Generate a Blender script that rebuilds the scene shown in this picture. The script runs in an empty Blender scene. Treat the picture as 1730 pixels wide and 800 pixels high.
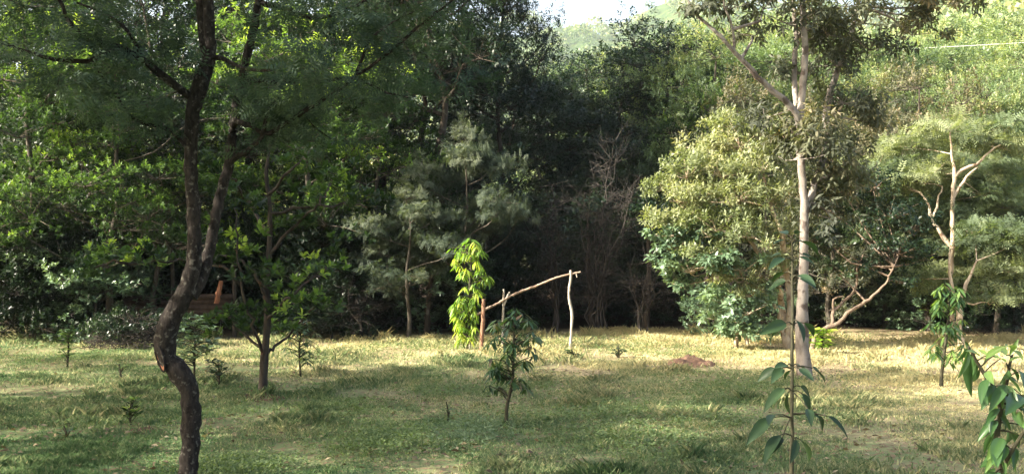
import bpy, math
import numpy as np

# ------------------------------------------------------------------ camera, sky, sun, exposure
scene = bpy.context.scene
CAM_H, F = 2.2, 1855.0
cam_d = bpy.data.cameras.new("camera"); cam = bpy.data.objects.new("camera", cam_d)
scene.collection.objects.link(cam); scene.camera = cam
cam_d.sensor_width = 36.0; cam_d.lens = 36.0 * F / 1730.0
cam.location = (0, 0, CAM_H); cam.rotation_euler = (math.radians(90), 0, 0)
cam_d.clip_start = 0.1; cam_d.clip_end = 6000

SUN_EL = math.radians(32)
SUN_AZ = math.atan2(-0.955, -0.30)            # compass angle (x east, y north) of the sun: behind the camera, to the left
sdir = np.array([math.sin(SUN_AZ) * math.cos(SUN_EL), math.cos(SUN_AZ) * math.cos(SUN_EL), math.sin(SUN_EL)])
world = bpy.data.worlds.new("World"); scene.world = world; world.use_nodes = True
wt = world.node_tree; wt.nodes.clear()
sky = wt.nodes.new("ShaderNodeTexSky"); sky.sky_type = 'NISHITA'; sky.sun_disc = False
sky.sun_elevation = SUN_EL; sky.sun_rotation = SUN_AZ % (2 * math.pi)
sky.air_density = 1.2; sky.dust_density = 7.0; sky.ozone_density = 1.0
bgn = wt.nodes.new("ShaderNodeBackground"); bgn.inputs["Strength"].default_value = 0.13
won = wt.nodes.new("ShaderNodeOutputWorld")
wt.links.new(sky.outputs[0], bgn.inputs[0]); wt.links.new(bgn.outputs[0], won.inputs[0])
sun_d = bpy.data.lights.new("sun", 'SUN'); sun_d.energy = 5.0; sun_d.angle = math.radians(0.6)
sun_d.color = (1.0, 0.93, 0.80)
sun = bpy.data.objects.new("sun", sun_d); scene.collection.objects.link(sun)
from mathutils import Vector, Matrix
sun.rotation_euler = Vector(sdir.tolist()).to_track_quat('Z', 'Y').to_euler()
sun.location = (-20, -20, 30)
vs = scene.view_settings
vs.view_transform = 'Standard'; vs.look = 'None'; vs.gamma = 1.0; vs.use_curve_mapping = False
vs.exposure = 2.1
scene.render.engine = 'CYCLES'
cy = scene.cycles
cy.max_bounces = 5; cy.diffuse_bounces = 3; cy.glossy_bounces = 2; cy.transmission_bounces = 3
cy.volume_bounces = 0; cy.use_denoising = True; cy.sample_clamp_indirect = 4.0

# ------------------------------------------------------------------ helpers
COL = scene.collection
def at(px, py, d):
    """point seen at photo pixel (px, py), d metres in front of the camera"""
    return np.array([(px - 865.0) / F * d, d, CAM_H - (py - 400.0) / F * d])
def foot(px, py):
    d = CAM_H * F / (py - 400.0)
    return np.array([(px - 865.0) / F * d, d, 0.0])

def tag(o, label=None, cat=None, group=None, kind=None):
    if label: o["label"] = label
    if cat: o["category"] = cat
    if group: o["group"] = group
    if kind: o["kind"] = kind
    return o
def empty(name, loc, label=None, cat=None, group=None):
    o = bpy.data.objects.new(name, None); COL.objects.link(o)
    o.empty_display_size = 0.3
    o.location = [float(v) for v in loc]
    return tag(o, label, cat, group)

def mesh_np(name, V, F_, k, mat, parent=None, tint=None, smooth=False):
    """V (n,3); F_ (m,k) polygons of k corners, world coordinates minus parent location"""
    V = np.asarray(V, dtype=np.float32); F_ = np.asarray(F_, dtype=np.int32)
    me = bpy.data.meshes.new(name)
    me.vertices.add(len(V)); me.vertices.foreach_set("co", V.ravel())
    me.loops.add(F_.size); me.loops.foreach_set("vertex_index", F_.ravel())
    me.polygons.add(len(F_))
    me.polygons.foreach_set("loop_start", np.arange(0, F_.size, k, dtype=np.int32))
    me.polygons.foreach_set("loop_total", np.full(len(F_), k, dtype=np.int32))
    if smooth: me.polygons.foreach_set("use_smooth", np.ones(len(F_), dtype=bool))
    me.update(calc_edges=True)
    if tint is not None:
        a = me.attributes.new("tint", 'FLOAT', 'POINT'); a.data.foreach_set("value", np.asarray(tint, dtype=np.float32))
    me.materials.append(mat)
    o = bpy.data.objects.new(name, me); COL.objects.link(o)
    if parent is not None: o.parent = parent
    return o

def hash2(ix, iy, s):
    h = np.sin(ix * 127.1 + iy * 311.7 + s * 74.7) * 43758.5453
    return h - np.floor(h)
def vnoise(x, y, s=0):
    ix, iy = np.floor(x), np.floor(y); fx, fy = x - ix, y - iy
    fx = fx * fx * (3 - 2 * fx); fy = fy * fy * (3 - 2 * fy)
    a, b = hash2(ix, iy, s), hash2(ix + 1, iy, s); c, d = hash2(ix, iy + 1, s), hash2(ix + 1, iy + 1, s)
    return (a * (1 - fx) + b * fx) * (1 - fy) + (c * (1 - fx) + d * fx) * fy
def fbm(x, y, s=0, o=4):
    t = 0; a = 0.5; n = 0
    for i in range(o):
        t = t + a * vnoise(x * 2 ** i + 13.7 * i, y * 2 ** i - 7.1 * i, s + i); n += a; a *= 0.5
    return t / n
def sstep(a, b, x):
    t = np.clip((x - a) / (b - a), 0, 1); return t * t * (3 - 2 * t)
def ground_z(x, y):
    x = np.asarray(x, dtype=float); y = np.asarray(y, dtype=float)
    z = 0.07 * (fbm(x * 0.35, y * 0.35, 3, 3) - 0.5) * sstep(4, 9, y)
    hill = 44 * sstep(45, 230, y + 0.25 * x) * sstep(28, 95, x - 0.06 * (y - 60)) + 5 * sstep(60, 200, y) \
        + 225 * sstep(300, 1000, y) * (0.86 + 0.14 * np.sin(x * 0.009 + 1.6)) * (0.75 + 0.25 * sstep(200, 420, x))
    hill = hill * (0.85 + 0.3 * fbm(x * 0.015, y * 0.015, 9, 3))
    return z + hill

# ---- node materials
def newmat(name):
    m = bpy.data.materials.new(name); m.use_nodes = True; nt = m.node_tree; nt.nodes.clear()
    return m, nt
def N(nt, t, **kw):
    n = nt.nodes.new(t)
    for k, v in kw.items():
        if k.startswith("i_"):
            key = k[2:]; n.inputs[int(key) if key.isdigit() else key.replace("_", " ")].default_value = v
        else: setattr(n, k, v)
    return n
def ramp(nt, stops):
    r = nt.nodes.new("ShaderNodeValToRGB"); el = r.color_ramp.elements
    while len(el) > 1: el.remove(el[-1])
    el[0].position = stops[0][0]; el[0].color = (*stops[0][1], 1)
    for p, c in stops[1:]:
        e = el.new(p); e.color = (*c, 1)
    return r

def leaf_mat(name, stops, trans=0.35, rough=0.45, spec=0.35):
    m, nt = newmat(name)
    at_ = N(nt, "ShaderNodeAttribute", attribute_name="tint")
    oi = N(nt, "ShaderNodeObjectInfo")
    add = N(nt, "ShaderNodeMath", operation='MULTIPLY_ADD'); add.inputs[1].default_value = 0.14; 
    nt.links.new(oi.outputs["Random"], add.inputs[0]); nt.links.new(at_.outputs["Fac"], add.inputs[2])
    sub = N(nt, "ShaderNodeMath", operation='SUBTRACT'); sub.inputs[1].default_value = 0.07; nt.links.new(add.outputs[0], sub.inputs[0])
    r = ramp(nt, stops); nt.links.new(sub.outputs[0], r.inputs[0])
    p = N(nt, "ShaderNodeBsdfPrincipled"); p.inputs["Roughness"].default_value = rough
    p.inputs["Specular IOR Level"].default_value = spec
    nt.links.new(r.outputs[0], p.inputs["Base Color"])
    tcol = N(nt, "ShaderNodeMix", data_type='RGBA', blend_type='MULTIPLY'); tcol.inputs[0].default_value = 1
    nt.links.new(r.outputs[0], tcol.inputs[6]); tcol.inputs[7].default_value = (1.5, 1.6, 0.7, 1)
    t = N(nt, "ShaderNodeBsdfTranslucent"); nt.links.new(tcol.outputs[2], t.inputs[0])
    mx = N(nt, "ShaderNodeMixShader"); mx.inputs[0].default_value = trans
    nt.links.new(p.outputs[0], mx.inputs[1]); nt.links.new(t.outputs[0], mx.inputs[2])
    o = N(nt, "ShaderNodeOutputMaterial"); nt.links.new(mx.outputs[0], o.inputs[0])
    return m

def bark_mat(name, dark, light, patch=None, patch_amt=0.5, scale=9.0, vstretch=0.35, bump=0.5):
    m, nt = newmat(name)
    g = N(nt, "ShaderNodeNewGeometry"); mp = N(nt, "ShaderNodeMapping"); mp.inputs["Scale"].default_value = (1, 1, vstretch)
    nt.links.new(g.outputs["Position"], mp.inputs[0])
    n1 = N(nt, "ShaderNodeTexNoise"); n1.inputs["Scale"].default_value = scale; n1.inputs["Detail"].default_value = 6; n1.inputs["Roughness"].default_value = 0.65
    nt.links.new(mp.outputs[0], n1.inputs["Vector"])
    r = ramp(nt, [(0.36, dark), (0.62, light)]); nt.links.new(n1.outputs["Fac"], r.inputs[0])
    col = r.outputs[0]
    if patch:
        n2 = N(nt, "ShaderNodeTexNoise"); n2.inputs["Scale"].default_value = scale * 0.8; n2.inputs["Detail"].default_value = 5
        nt.links.new(g.outputs["Position"], n2.inputs["Vector"])
        r2 = ramp(nt, [(0.62 - 0.12 * patch_amt, (0, 0, 0)), (0.70 - 0.12 * patch_amt, (1, 1, 1))]); nt.links.new(n2.outputs["Fac"], r2.inputs[0])
        mx = N(nt, "ShaderNodeMix", data_type='RGBA'); nt.links.new(r2.outputs[0], mx.inputs[0])
        nt.links.new(col, mx.inputs[6]); mx.inputs[7].default_value = (*patch, 1); col = mx.outputs[2]
    b = N(nt, "ShaderNodeBump"); b.inputs["Strength"].default_value = bump; b.inputs["Distance"].default_value = 0.02
    nt.links.new(n1.outputs["Fac"], b.inputs["Height"])
    p = N(nt, "ShaderNodeBsdfPrincipled"); p.inputs["Roughness"].default_value = 0.9; p.inputs["Specular IOR Level"].default_value = 0.15
    nt.links.new(col, p.inputs["Base Color"]); nt.links.new(b.outputs[0], p.inputs["Normal"])
    o = N(nt, "ShaderNodeOutputMaterial"); nt.links.new(p.outputs[0], o.inputs[0])
    return m

def grass_colour(nt):
    """world-position colour shared by soil sheet and blades: straw, green and bare patches"""
    g = N(nt, "ShaderNodeNewGeometry"); sx = N(nt, "ShaderNodeSeparateXYZ"); nt.links.new(g.outputs["Position"], sx.inputs[0])
    n1 = N(nt, "ShaderNodeTexNoise"); n1.inputs["Scale"].default_value = 0.45; n1.inputs["Detail"].default_value = 5; n1.inputs["Roughness"].default_value = 0.6
    nt.links.new(g.outputs["Position"], n1.inputs["Vector"])
    # dry towards the right and the far edge of the clearing
    a = N(nt, "ShaderNodeMath", operation='MULTIPLY_ADD'); a.inputs[1].default_value = 0.022; nt.links.new(sx.outputs[0], a.inputs[0]); nt.links.new(n1.outputs["Fac"], a.inputs[2])
    b = N(nt, "ShaderNodeMath", operation='MULTIPLY_ADD'); b.inputs[1].default_value = 0.026; nt.links.new(sx.outputs[1], b.inputs[0]); nt.links.new(a.outputs[0], b.inputs[2])
    n3 = N(nt, "ShaderNodeTexNoise"); n3.inputs["Scale"].default_value = 2.6; n3.inputs["Detail"].default_value = 6; n3.inputs["Roughness"].default_value = 0.7
    nt.links.new(g.outputs["Position"], n3.inputs["Vector"])
    c = N(nt, "ShaderNodeMath", operation='MULTIPLY_ADD'); c.inputs[1].default_value = 0.55; nt.links.new(n3.outputs["Fac"], c.inputs[0]); nt.links.new(b.outputs[0], c.inputs[2])
    c2 = N(nt, "ShaderNodeMath", operation='SUBTRACT'); c2.inputs[1].default_value = 0.385; nt.links.new(c.outputs[0], c2.inputs[0])
    return g, sx, n1, c2.outputs[0]

# ---- geometry: tubes
class Buf:
    def __init__(s): s.V = []; s.F = []; s.n = 0
    def add(s, V, F_):
        s.V.append(np.asarray(V, float)); s.F.append(np.asarray(F_, int) + s.n); s.n += len(V)
    def build(s, name, mat, parent=None, smooth=True):
        V = np.concatenate(s.V); 
        if parent is not None: V = V - np.array(parent.location)
        return mesh_np(name, V, np.concatenate(s.F), 4, mat, parent, smooth=smooth)
def merge(A, B):
    A.V += B.V; A.F += [f + A.n for f in B.F]; A.n += B.n
    return A
def resample(P, R, step):
    P = np.asarray(P, float); R = np.asarray(R, float)
    if len(P) < 3:
        n = max(2, int(np.linalg.norm(P[-1] - P[0]) / step) + 1); t = np.linspace(0, 1, n)[:, None]
        return P[0] * (1 - t) + P[1] * t, R[0] * (1 - t[:, 0]) + R[1] * t[:, 0]
    out, rr = [], []
    Q = np.vstack([2 * P[0] - P[1], P, 2 * P[-1] - P[-2]])
    for i in range(1, len(Q) - 2):
        n = max(1, int(np.linalg.norm(Q[i + 1] - Q[i]) / step))
        for k in range(n):
            t = k / n
            out.append(0.5 * ((2 * Q[i]) + (-Q[i - 1] + Q[i + 1]) * t + (2 * Q[i - 1] - 5 * Q[i] + 4 * Q[i + 1] - Q[i + 2]) * t * t + (-Q[i - 1] + 3 * Q[i] - 3 * Q[i + 1] + Q[i + 2]) * t ** 3))
            rr.append(R[i - 1] * (1 - t) + R[i] * t)
    out.append(P[-1]); rr.append(R[-1])
    return np.array(out), np.array(rr)
def tube(buf, P, R, seg=8, step=0.2, wob=0.0, knob=0.0, rng=None):
    C, r = resample(P, R, step)
    if wob and len(C) > 2:
        w = rng.normal(0, wob, C.shape); w[0] = 0; w[-1] = 0; C = C + w
    T = np.gradient(C, axis=0); T /= np.linalg.norm(T, axis=1)[:, None] + 1e-9
    ref = np.array([0.31, 0.87, 0.12]) if abs(T[0][2]) > 0.8 else np.array([0.05, 0.1, 1.0])
    A = np.cross(T, ref); A /= np.linalg.norm(A, axis=1)[:, None] + 1e-9; B = np.cross(T, A)
    n = len(C); th = np.arange(seg) * 2 * math.pi / seg
    rad = np.repeat(r[:, None], seg, 1)
    if knob: rad = rad * (1 + rng.normal(0, knob, (n, 1)) + rng.normal(0, knob, (n, seg)))
    V = C[:, None, :] + rad[..., None] * (np.cos(th)[None, :, None] * A[:, None, :] + np.sin(th)[None, :, None] * B[:, None, :])
    i = np.arange(n - 1)[:, None] * seg; j = np.arange(seg)[None, :]; j2 = (j + 1) % seg
    Fq = np.stack([i + j, i + j2, i + seg + j2, i + seg + j], -1).reshape(-1, 4)
    V = V.reshape(-1, 3)
    buf.add(V, Fq)
    # end caps
    for (base, c) in ((0, C[0]), ((n - 1) * seg, C[-1])):
        idx = base + np.arange(seg)
        m = len(V)
        capV = np.vstack([V[idx], c[None]]); k = np.arange(0, seg, 2)
        buf.add(capV, np.stack([k, (k + 1) % seg, (k + 2) % seg, np.full(len(k), seg)], -1))
    return C

# ---- leaf templates (x side, y along, z normal), unit length
def tmpl(kind):
    if kind == 'broad':
        V = [(0, 0, 0), (.20, .38, .05), (.17, .72, .03), (0, 1, -.10), (-.17, .72, .03), (-.20, .38, .05), (0, .4, -.02), (0, .75, -.04)]
        Fq = [(0, 1, 6, 5), (6, 1, 2, 7), (5, 6, 7, 4), (7, 2, 3, 4)]
    elif kind == 'simple':
        V = [(0, 0, 0), (.22, .5, .06), (0, 1, -.05), (-.22, .5, .06)]; Fq = [(0, 1, 2, 3)]
    elif kind == 'narrow':
        V = [(0, 0, 0), (.07, .35, .02), (.055, .7, -.05), (0, 1, -.2), (-.055, .7, -.05), (-.07, .35, .02)]
        Fq = [(0, 1, 4, 5), (1, 2, 3, 4)]
    elif kind == 'feather':
        V = []; Fq = []
        for i in range(9):
            y = .12 + i * .1; L = .26 * math.sin(math.pi * (0.12 + 0.8 * y)) + .04
            for s in (-1, 1):
                b = len(V)
                V += [(0, y - .012, -.25 * y * y * .4), (0, y + .018, -.25 * y * y * .4), (s * L, y + .10, -.25 * y * y * .4 - .04), (s * L * .98, y + .07, -.25 * y * y * .4 - .045)]
                Fq.append((b, b + 1, b + 2, b + 3) if s < 0 else (b, b + 3, b + 2, b + 1))
    elif kind == 'pinna':
        V = []; Fq = []
        for i in range(7):
            y = .12 + i * .125; L = .30 * math.sin(math.pi * (0.15 + 0.75 * y)) + .05
            for s in (-1, 1):
                b = len(V); z = -.1 * y * y
                V += [(0, y - .01, z), (s * L * .5, y - .005, z - .01), (s * L, y + .10, z - .05), (s * L * .5, y + .075, z - .01)]
                Fq.append((b, b + 1, b + 2, b + 3) if s > 0 else (b, b + 3, b + 2, b + 1))
    elif kind == 'spray':
        V = []; Fq = []
        for i in range(5):
            y = .15 + i * .18; L = .34 * math.sin(math.pi * (0.18 + 0.7 * y)) + .06
            for s in (-1, 1):
                b = len(V); z = -.12 * y * y
                V += [(0, y - .01, z), (s * L * .5, y - .005, z - .01), (s * L, y + .12, z - .06), (s * L * .5, y + .11, z - .01)]
                Fq.append((b, b + 1, b + 2, b + 3) if s > 0 else (b, b + 3, b + 2, b + 1))
    elif kind == 'needle':
        V = [(0, 0, 0), (.03, .5, .02), (0, 1, -.1), (-.03, .5, .02)]; Fq = [(0, 1, 2, 3)]
    return np.array(V, float), np.array(Fq, int)
TM = {k: tmpl(k) for k in ('broad', 'simple', 'narrow', 'feather', 'needle', 'pinna', 'spray')}
def nrm(a): return a / (np.linalg.norm(a, axis=-1, keepdims=True) + 1e-9)

class Leaves:
    def __init__(s): s.P = []; s.D = []; s.Nn = []; s.S = []; s.T = []; s.W = []
    def add(s, P, D, Nn, S, T, W=None):
        s.P.append(P); s.D.append(D); s.Nn.append(Nn); s.S.append(S); s.T.append(T)
        s.W.append(np.ones(len(P)) if W is None else W)
    def build(s, name, kind, mat, parent=None, world=True):
        P, D, Nn, S, T, W = [np.concatenate(a) for a in (s.P, s.D, s.Nn, s.S, s.T, s.W)]
        D = nrm(D); side = nrm(np.cross(D, Nn)); nn = np.cross(side, D)
        tv, tf = TM[kind]
        V = P[:, None, :] + S[:, None, None] * (tv[None, :, 0:1] * side[:, None, :] * W[:, None, None] + tv[None, :, 1:2] * D[:, None, :] + tv[None, :, 2:3] * nn[:, None, :])
        Fq = (np.arange(len(P))[:, None, None] * len(tv) + tf[None]).reshape(-1, 4)
        V = V.reshape(-1, 3)
        if parent is not None and world: V = V - np.array(parent.location)
        return mesh_np(name, V, Fq, 4, mat, parent, tint=np.repeat(T, len(tv)))

def link(B, clumps, A, rg, r=.022):
    A = np.asarray(A)
    for (c, r_, g_) in clumps:
        c = np.asarray(c); j = int(np.argmin(np.linalg.norm(A - c, axis=1) + .3 * np.maximum(0, A[:, 2] - c[2])))
        tube(B, [A[j], (A[j] + c) / 2 + rg.normal(0, .06, 3), c], [r, r * .7, r * .35], seg=5, step=.25)

def crown(rng, L, wood, clumps, leaf, n_sub=7, n_sprig=7, n_leaf=7, size=0.1, droop=0.0, spread=0.7, flat=1.0, twig_r=0.008, sprig_len=0.15, tint=(0.2, 0.8), tipbright=0.0, up=0.5, wide=1.0):
    """clumps: list of (centre, radii(3), weight). Fill with sprigs of leaves and connect them with twigs."""
    for (c, r, wgt) in clumps:
        c = np.asarray(c, float); r = np.asarray(r, float)
        ns = max(2, int(n_sub * wgt))
        u = nrm(rng.normal(size=(ns, 3))); u[:, 2] = np.where(u[:, 2] < -0.35, -u[:, 2] * 0.6, u[:, 2])
        sub = c + u * r * rng.uniform(0.30, 1.28, (ns, 1))
        if wood is not None:
            for q in sub:
                mid = (c + q) / 2 + rng.normal(0, 0.06, 3) * r
                tube(wood, [c, mid, q], [twig_r * 1.6, twig_r, twig_r * 0.5], seg=4, step=0.5)
        k = n_sprig
        ctint = rng.uniform(*tint)
        sp = np.repeat(sub, k, 0) + rng.normal(0, 0.19, (ns * k, 3)) * r * np.array([1, 1, 0.8 * flat])
        st = ctint + np.repeat(rng.normal(0, 0.09, ns), k) + rng.normal(0, 0.05, ns * k)
        rel = (sp - c) / r
        ax = nrm(rel * 0.7 + np.array([0, 0, up]) + rng.normal(0, 0.35, sp.shape))
        st = st + tipbright * np.clip(rel[:, 2] * 0.5 + 0.1, -0.2, 0.6)  # sunlight on clump tops painted in as a lighter tint
        M = len(sp)
        a1 = nrm(np.cross(ax, np.array([0.3, 0.2, 1.0]) + rng.normal(0, 0.1, (M, 3)))); a2 = np.cross(ax, a1)
        for i in range(n_leaf):
            th = i * 2.399 + rng.uniform(0, 1, M) * 0.9
            t = (i + 0.5) / n_leaf
            P = sp + ax * (sprig_len * t)[..., None] if False else sp + ax * (sprig_len * t)
            out = a1 * np.cos(th)[:, None] + a2 * np.sin(th)[:, None]
            D = ax * (1 - spread * (1.05 - t)) + out * spread + np.array([0, 0, -droop]) + rng.normal(0, 0.12, (M, 3))
            nn = nrm(ax * 0.6 + np.array([0, 0, 0.7]) + rng.normal(0, 0.35, (M, 3)))
            L.add(P, D, nn, size * rng.uniform(0.65, 1.2, M), np.clip(st + rng.normal(0, 0.05, M), 0.01, 0.99), np.full(M, wide))

def grow(rng, H, r0, base_frac, spread, n_limb, lean=0.05, crown_r=1.0, fork=False, limb_up=0.6, top_r=None):
    """trunk path + limbs in local coordinates; returns wood buffer, clump list"""
    wood = Buf(); clumps = []
    ax = rng.normal(0, lean, 2)
    hs = np.linspace(0, 1, 7)
    P = np.stack([ax[0] * hs * H + rng.normal(0, 0.03 * H * 0.4, 7) * (hs > 0), ax[1] * hs * H + rng.normal(0, 0.03 * H * 0.4, 7) * (hs > 0), hs * H * 0.93], 1)
    R = r0 * (1.0 - 0.85 * hs) + 0.01; R[0] *= 1.35
    P[0, 2] = -0.15
    C = tube(wood, P, R, seg=9, step=0.35, knob=0.03, rng=rng)
    for i in range(n_limb):
        f = base_frac + (0.92 - base_frac) * (i + rng.uniform(0.0, 0.9)) / n_limb
        k = int(f * (len(C) - 1)); b = C[k]
        az = i * 2.399 + rng.uniform(-0.5, 0.5)
        fr = (f - base_frac) / (1 - base_frac)
        L = spread * (0.55 + 0.45 * math.sin(math.pi * min(1, 0.25 + fr * 0.75))) * rng.uniform(0.7, 1.15)
        d = np.array([math.cos(az), math.sin(az), 0.0])
        p1 = b + d * L * 0.4 + np.array([0, 0, L * limb_up * 0.2]); p2 = b + d * L * 0.75 + np.array([0, 0, L * limb_up * 0.55]) + rng.normal(0, 0.12, 3)
        p3 = b + d * L + np.array([0, 0, L * limb_up * 0.75]) + rng.normal(0, 0.2, 3)
        rr = r0 * (0.42 - 0.25 * fr)
        tube(wood, [b, p1, p2, p3], [rr, rr * 0.75, rr * 0.5, rr * 0.2], seg=6, step=0.35)
        cr = crown_r * rng.uniform(0.75, 1.2)
        clumps.append((p3, (cr, cr, cr * 0.72), 1.0))
        clumps.append((p2 + rng.normal(0, 0.3, 3), (cr * .85, cr * .85, cr * 0.6), 0.75))
        side = np.array([-d[1], d[0], 0]) * rng.choice([-1, 1])
        q = p1 + side * L * 0.4 + np.array([0, 0, 0.25 * L]); tube(wood, [p1, (p1 + q) / 2 + rng.normal(0, .06, 3), q], [rr * .5, rr * .35, rr * .15], seg=5, step=0.4)
        clumps.append((q, (cr * .8, cr * .8, cr * 0.55), 0.7))
    tr = top_r or crown_r
    clumps.append((C[-1], (tr, tr, tr * 0.8), 1.0))
    return wood, clumps

def copy_thing(o, loc, rz, sc, label, group=None):
    c = o.copy(); COL.objects.link(c)
    c.location = [float(v) for v in loc]; c.rotation_euler = (0, 0, rz); c.scale = (sc if hasattr(sc, '__len__') else (sc, sc, sc))
    for ch in [x for x in bpy.data.objects if x.parent == o]:
        d = ch.copy(); COL.objects.link(d); d.parent = c
    c["label"] = label
    if group: c["group"] = group
    return c

# ------------------------------------------------------------------ materials
G_BRIGHT = [(0.0, (.011, .022, .010)), (0.4, (.022, .044, .016)), (0.68, (.055, .10, .028)), (0.85, (.15, .24, .055)), (1.0, (.28, .36, .07))]  # low stops darkened as shade, top stops kept bright as sunlit tips
G_DARK = [(0.0, (0.007, 0.017, 0.007)), (0.5, (0.016, 0.034, 0.014)), (1.0, (0.037, 0.062, 0.019))]  # dark green leaf, darkened further to stand in for the wood's shade
G_OLIVE = [(0.0, (.080, .105, .055)), (0.4, (.160, .190, .095)), (0.7, (.235, .255, .130)), (1.0, (.36, .32, .19))]
G_GREY = [(0.0, (.060, .088, .052)), (0.5, (.120, .160, .088)), (1.0, (.215, .24, .125))]
G_BLUE = [(0.0, (0.045, 0.080, 0.048)), (0.5, (0.100, 0.160, 0.092)), (1.0, (0.200, 0.280, 0.160))]
G_HILL = [(0.0, (0.058, 0.094, 0.049)), (0.4, (0.122, 0.177, 0.083)), (0.75, (0.209, 0.255, 0.116)), (1.0, (0.348, 0.332, 0.151))]
G_BROWN = [(0.0, (.050, .058, .042)), (0.6, (.105, .115, .070)), (0.85, (.16, .14, .085)), (1.0, (.26, .19, .11))]
m_bright = leaf_mat("leaf_bright", G_BRIGHT, 0.42, 0.5, 0.25)
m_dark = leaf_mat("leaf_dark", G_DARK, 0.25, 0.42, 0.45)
m_olive = leaf_mat("leaf_olive", G_OLIVE, 0.35)
m_grey = leaf_mat("leaf_grey", G_GREY, 0.35, 0.6, 0.2)
m_greyshade = leaf_mat("leaf_greydark", [(0.0, (.035, .052, .038)), (0.5, (.070, .092, .062)), (1.0, (.13, .15, .10))], 0.3, 0.6, 0.15)  # shaded copy of the grey leaf, darker for the trees at left
m_blue = leaf_mat("leaf_blue", G_BLUE, 0.25, 0.4, 0.5)
m_hill = leaf_mat("leaf_hill", G_HILL, 0.35)
m_brownleaf = leaf_mat("leaf_brown", G_BROWN, 0.3, 0.6, 0.25)
m_acacia = leaf_mat("leaf_acacia", [(0.0, (.035, .058, .042)), (0.5, (.060, .090, .064)), (1.0, (.10, .14, .09))], 0.3, 0.7, 0.1)
m_lime = leaf_mat("leaf_lime", [(0.0, (.050, .110, .018)), (0.4, (.135, .245, .032)), (0.75, (.27, .37, .045)), (1.0, (.42, .46, .07))], 0.4, 0.45, 0.3)
m_mango = leaf_mat("leaf_mango", [(0.0, (.022, .050, .022)), (0.5, (.040, .085, .030)), (0.85, (.085, .13, .045)), (1.0, (.20, .13, .07))], 0.3, 0.35, 0.5)
m_sap = leaf_mat("leaf_sapling", [(0.0, (0.013, 0.030, 0.013)), (0.5, (0.022, 0.046, 0.019)), (1.0, (0.053, 0.090, 0.026))], 0.25, 0.5, 0.3)
m_sapbright = leaf_mat("leaf_sapling_bright", [(0.0, (.025, .060, .020)), (0.5, (.055, .115, .035)), (1.0, (.17, .25, .06))], 0.35, 0.35, 0.5)
b_dark = bark_mat("bark_dark", (.008, .006, .005), (.032, .026, .022), (.085, .078, .065), 0.4, 30, 0.45, 1.0)
b_brown = bark_mat("bark_brown", (.030, .024, .018), (.075, .060, .045), (.11, .10, .08), 0.2)
b_grey = bark_mat("bark_grey", (.045, .038, .030), (.11, .095, .075))
b_white = bark_mat("bark_white", (0.136, 0.115, 0.096), (0.273, 0.242, 0.211), (0.093, 0.071, 0.059), 0.7, 7, 0.5, 0.35)
b_tan = bark_mat("bark_tan", (.30, .23, .16), (.52, .43, .32), (.20, .13, .08), 0.3)
b_twig = bark_mat("bark_twig", (0.028, 0.024, 0.021), (0.064, 0.056, 0.048))
b_bare = bark_mat("bark_bare", (.10, .072, .052), (.22, .165, .12))
b_stem = bark_mat("bark_stem", (.030, .030, .019), (.065, .060, .038), None, 0, 40)
b_red = bark_mat("wood_red", (.18, .075, .045), (.34, .16, .09))
b_redpost = bark_mat("wood_reddish", (.13, .070, .045), (.27, .15, .095))
b_pale = bark_mat("wood_pale", (0.266, 0.231, 0.182), (0.420, 0.378, 0.315), None, 0, 12)
b_rail = bark_mat("wood_rail", (.20, .14, .10), (.36, .27, .20), None, 0, 14)

# ------------------------------------------------------------------ ground: one sheet to the horizon
m_ground, nt = newmat("ground_soil_and_turf")
g, sx, n1, dry = grass_colour(nt)
r = ramp(nt, [(0.55, (.10, .14, .06)), (0.80, (.18, .18, .09)), (1.0, (.34, .28, .16))]); nt.links.new(dry, r.inputs[0])
n2 = N(nt, "ShaderNodeTexNoise"); n2.inputs["Scale"].default_value = 14; n2.inputs["Detail"].default_value = 8; nt.links.new(g.outputs["Position"], n2.inputs["Vector"])
rs = ramp(nt, [(0.50, (0, 0, 0)), (0.66, (1, 1, 1))]); nt.links.new(n2.outputs["Fac"], rs.inputs[0])
mx = N(nt, "ShaderNodeMix", data_type='RGBA'); nt.links.new(rs.outputs[0], mx.inputs[0]); nt.links.new(r.outputs[0], mx.inputs[6]); mx.inputs[7].default_value = (.17, .105, .070, 1)
# leaf litter floor of the wood
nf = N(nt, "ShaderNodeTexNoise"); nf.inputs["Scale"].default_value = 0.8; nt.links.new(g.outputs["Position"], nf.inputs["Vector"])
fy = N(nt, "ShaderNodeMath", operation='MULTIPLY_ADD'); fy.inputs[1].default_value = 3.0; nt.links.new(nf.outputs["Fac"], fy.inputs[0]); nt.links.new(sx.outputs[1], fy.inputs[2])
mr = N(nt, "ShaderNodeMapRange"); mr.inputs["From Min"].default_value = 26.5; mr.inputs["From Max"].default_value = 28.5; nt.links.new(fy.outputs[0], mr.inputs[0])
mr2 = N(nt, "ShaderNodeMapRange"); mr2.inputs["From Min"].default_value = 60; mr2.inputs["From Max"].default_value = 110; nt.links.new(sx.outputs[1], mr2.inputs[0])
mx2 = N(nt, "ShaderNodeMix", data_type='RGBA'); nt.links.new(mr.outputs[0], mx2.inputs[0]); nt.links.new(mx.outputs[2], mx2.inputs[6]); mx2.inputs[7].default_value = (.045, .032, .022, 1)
nh = N(nt, "ShaderNodeTexNoise"); nh.inputs["Scale"].default_value = 0.09; nh.inputs["Detail"].default_value = 10; nh.inputs["Roughness"].default_value = 0.7; nt.links.new(g.outputs["Position"], nh.inputs["Vector"])
rh = ramp(nt, [(0.35, (.028, .050, .020)), (0.55, (.060, .095, .030)), (0.7, (.13, .14, .05))]); nt.links.new(nh.outputs["Fac"], rh.inputs[0])
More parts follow.
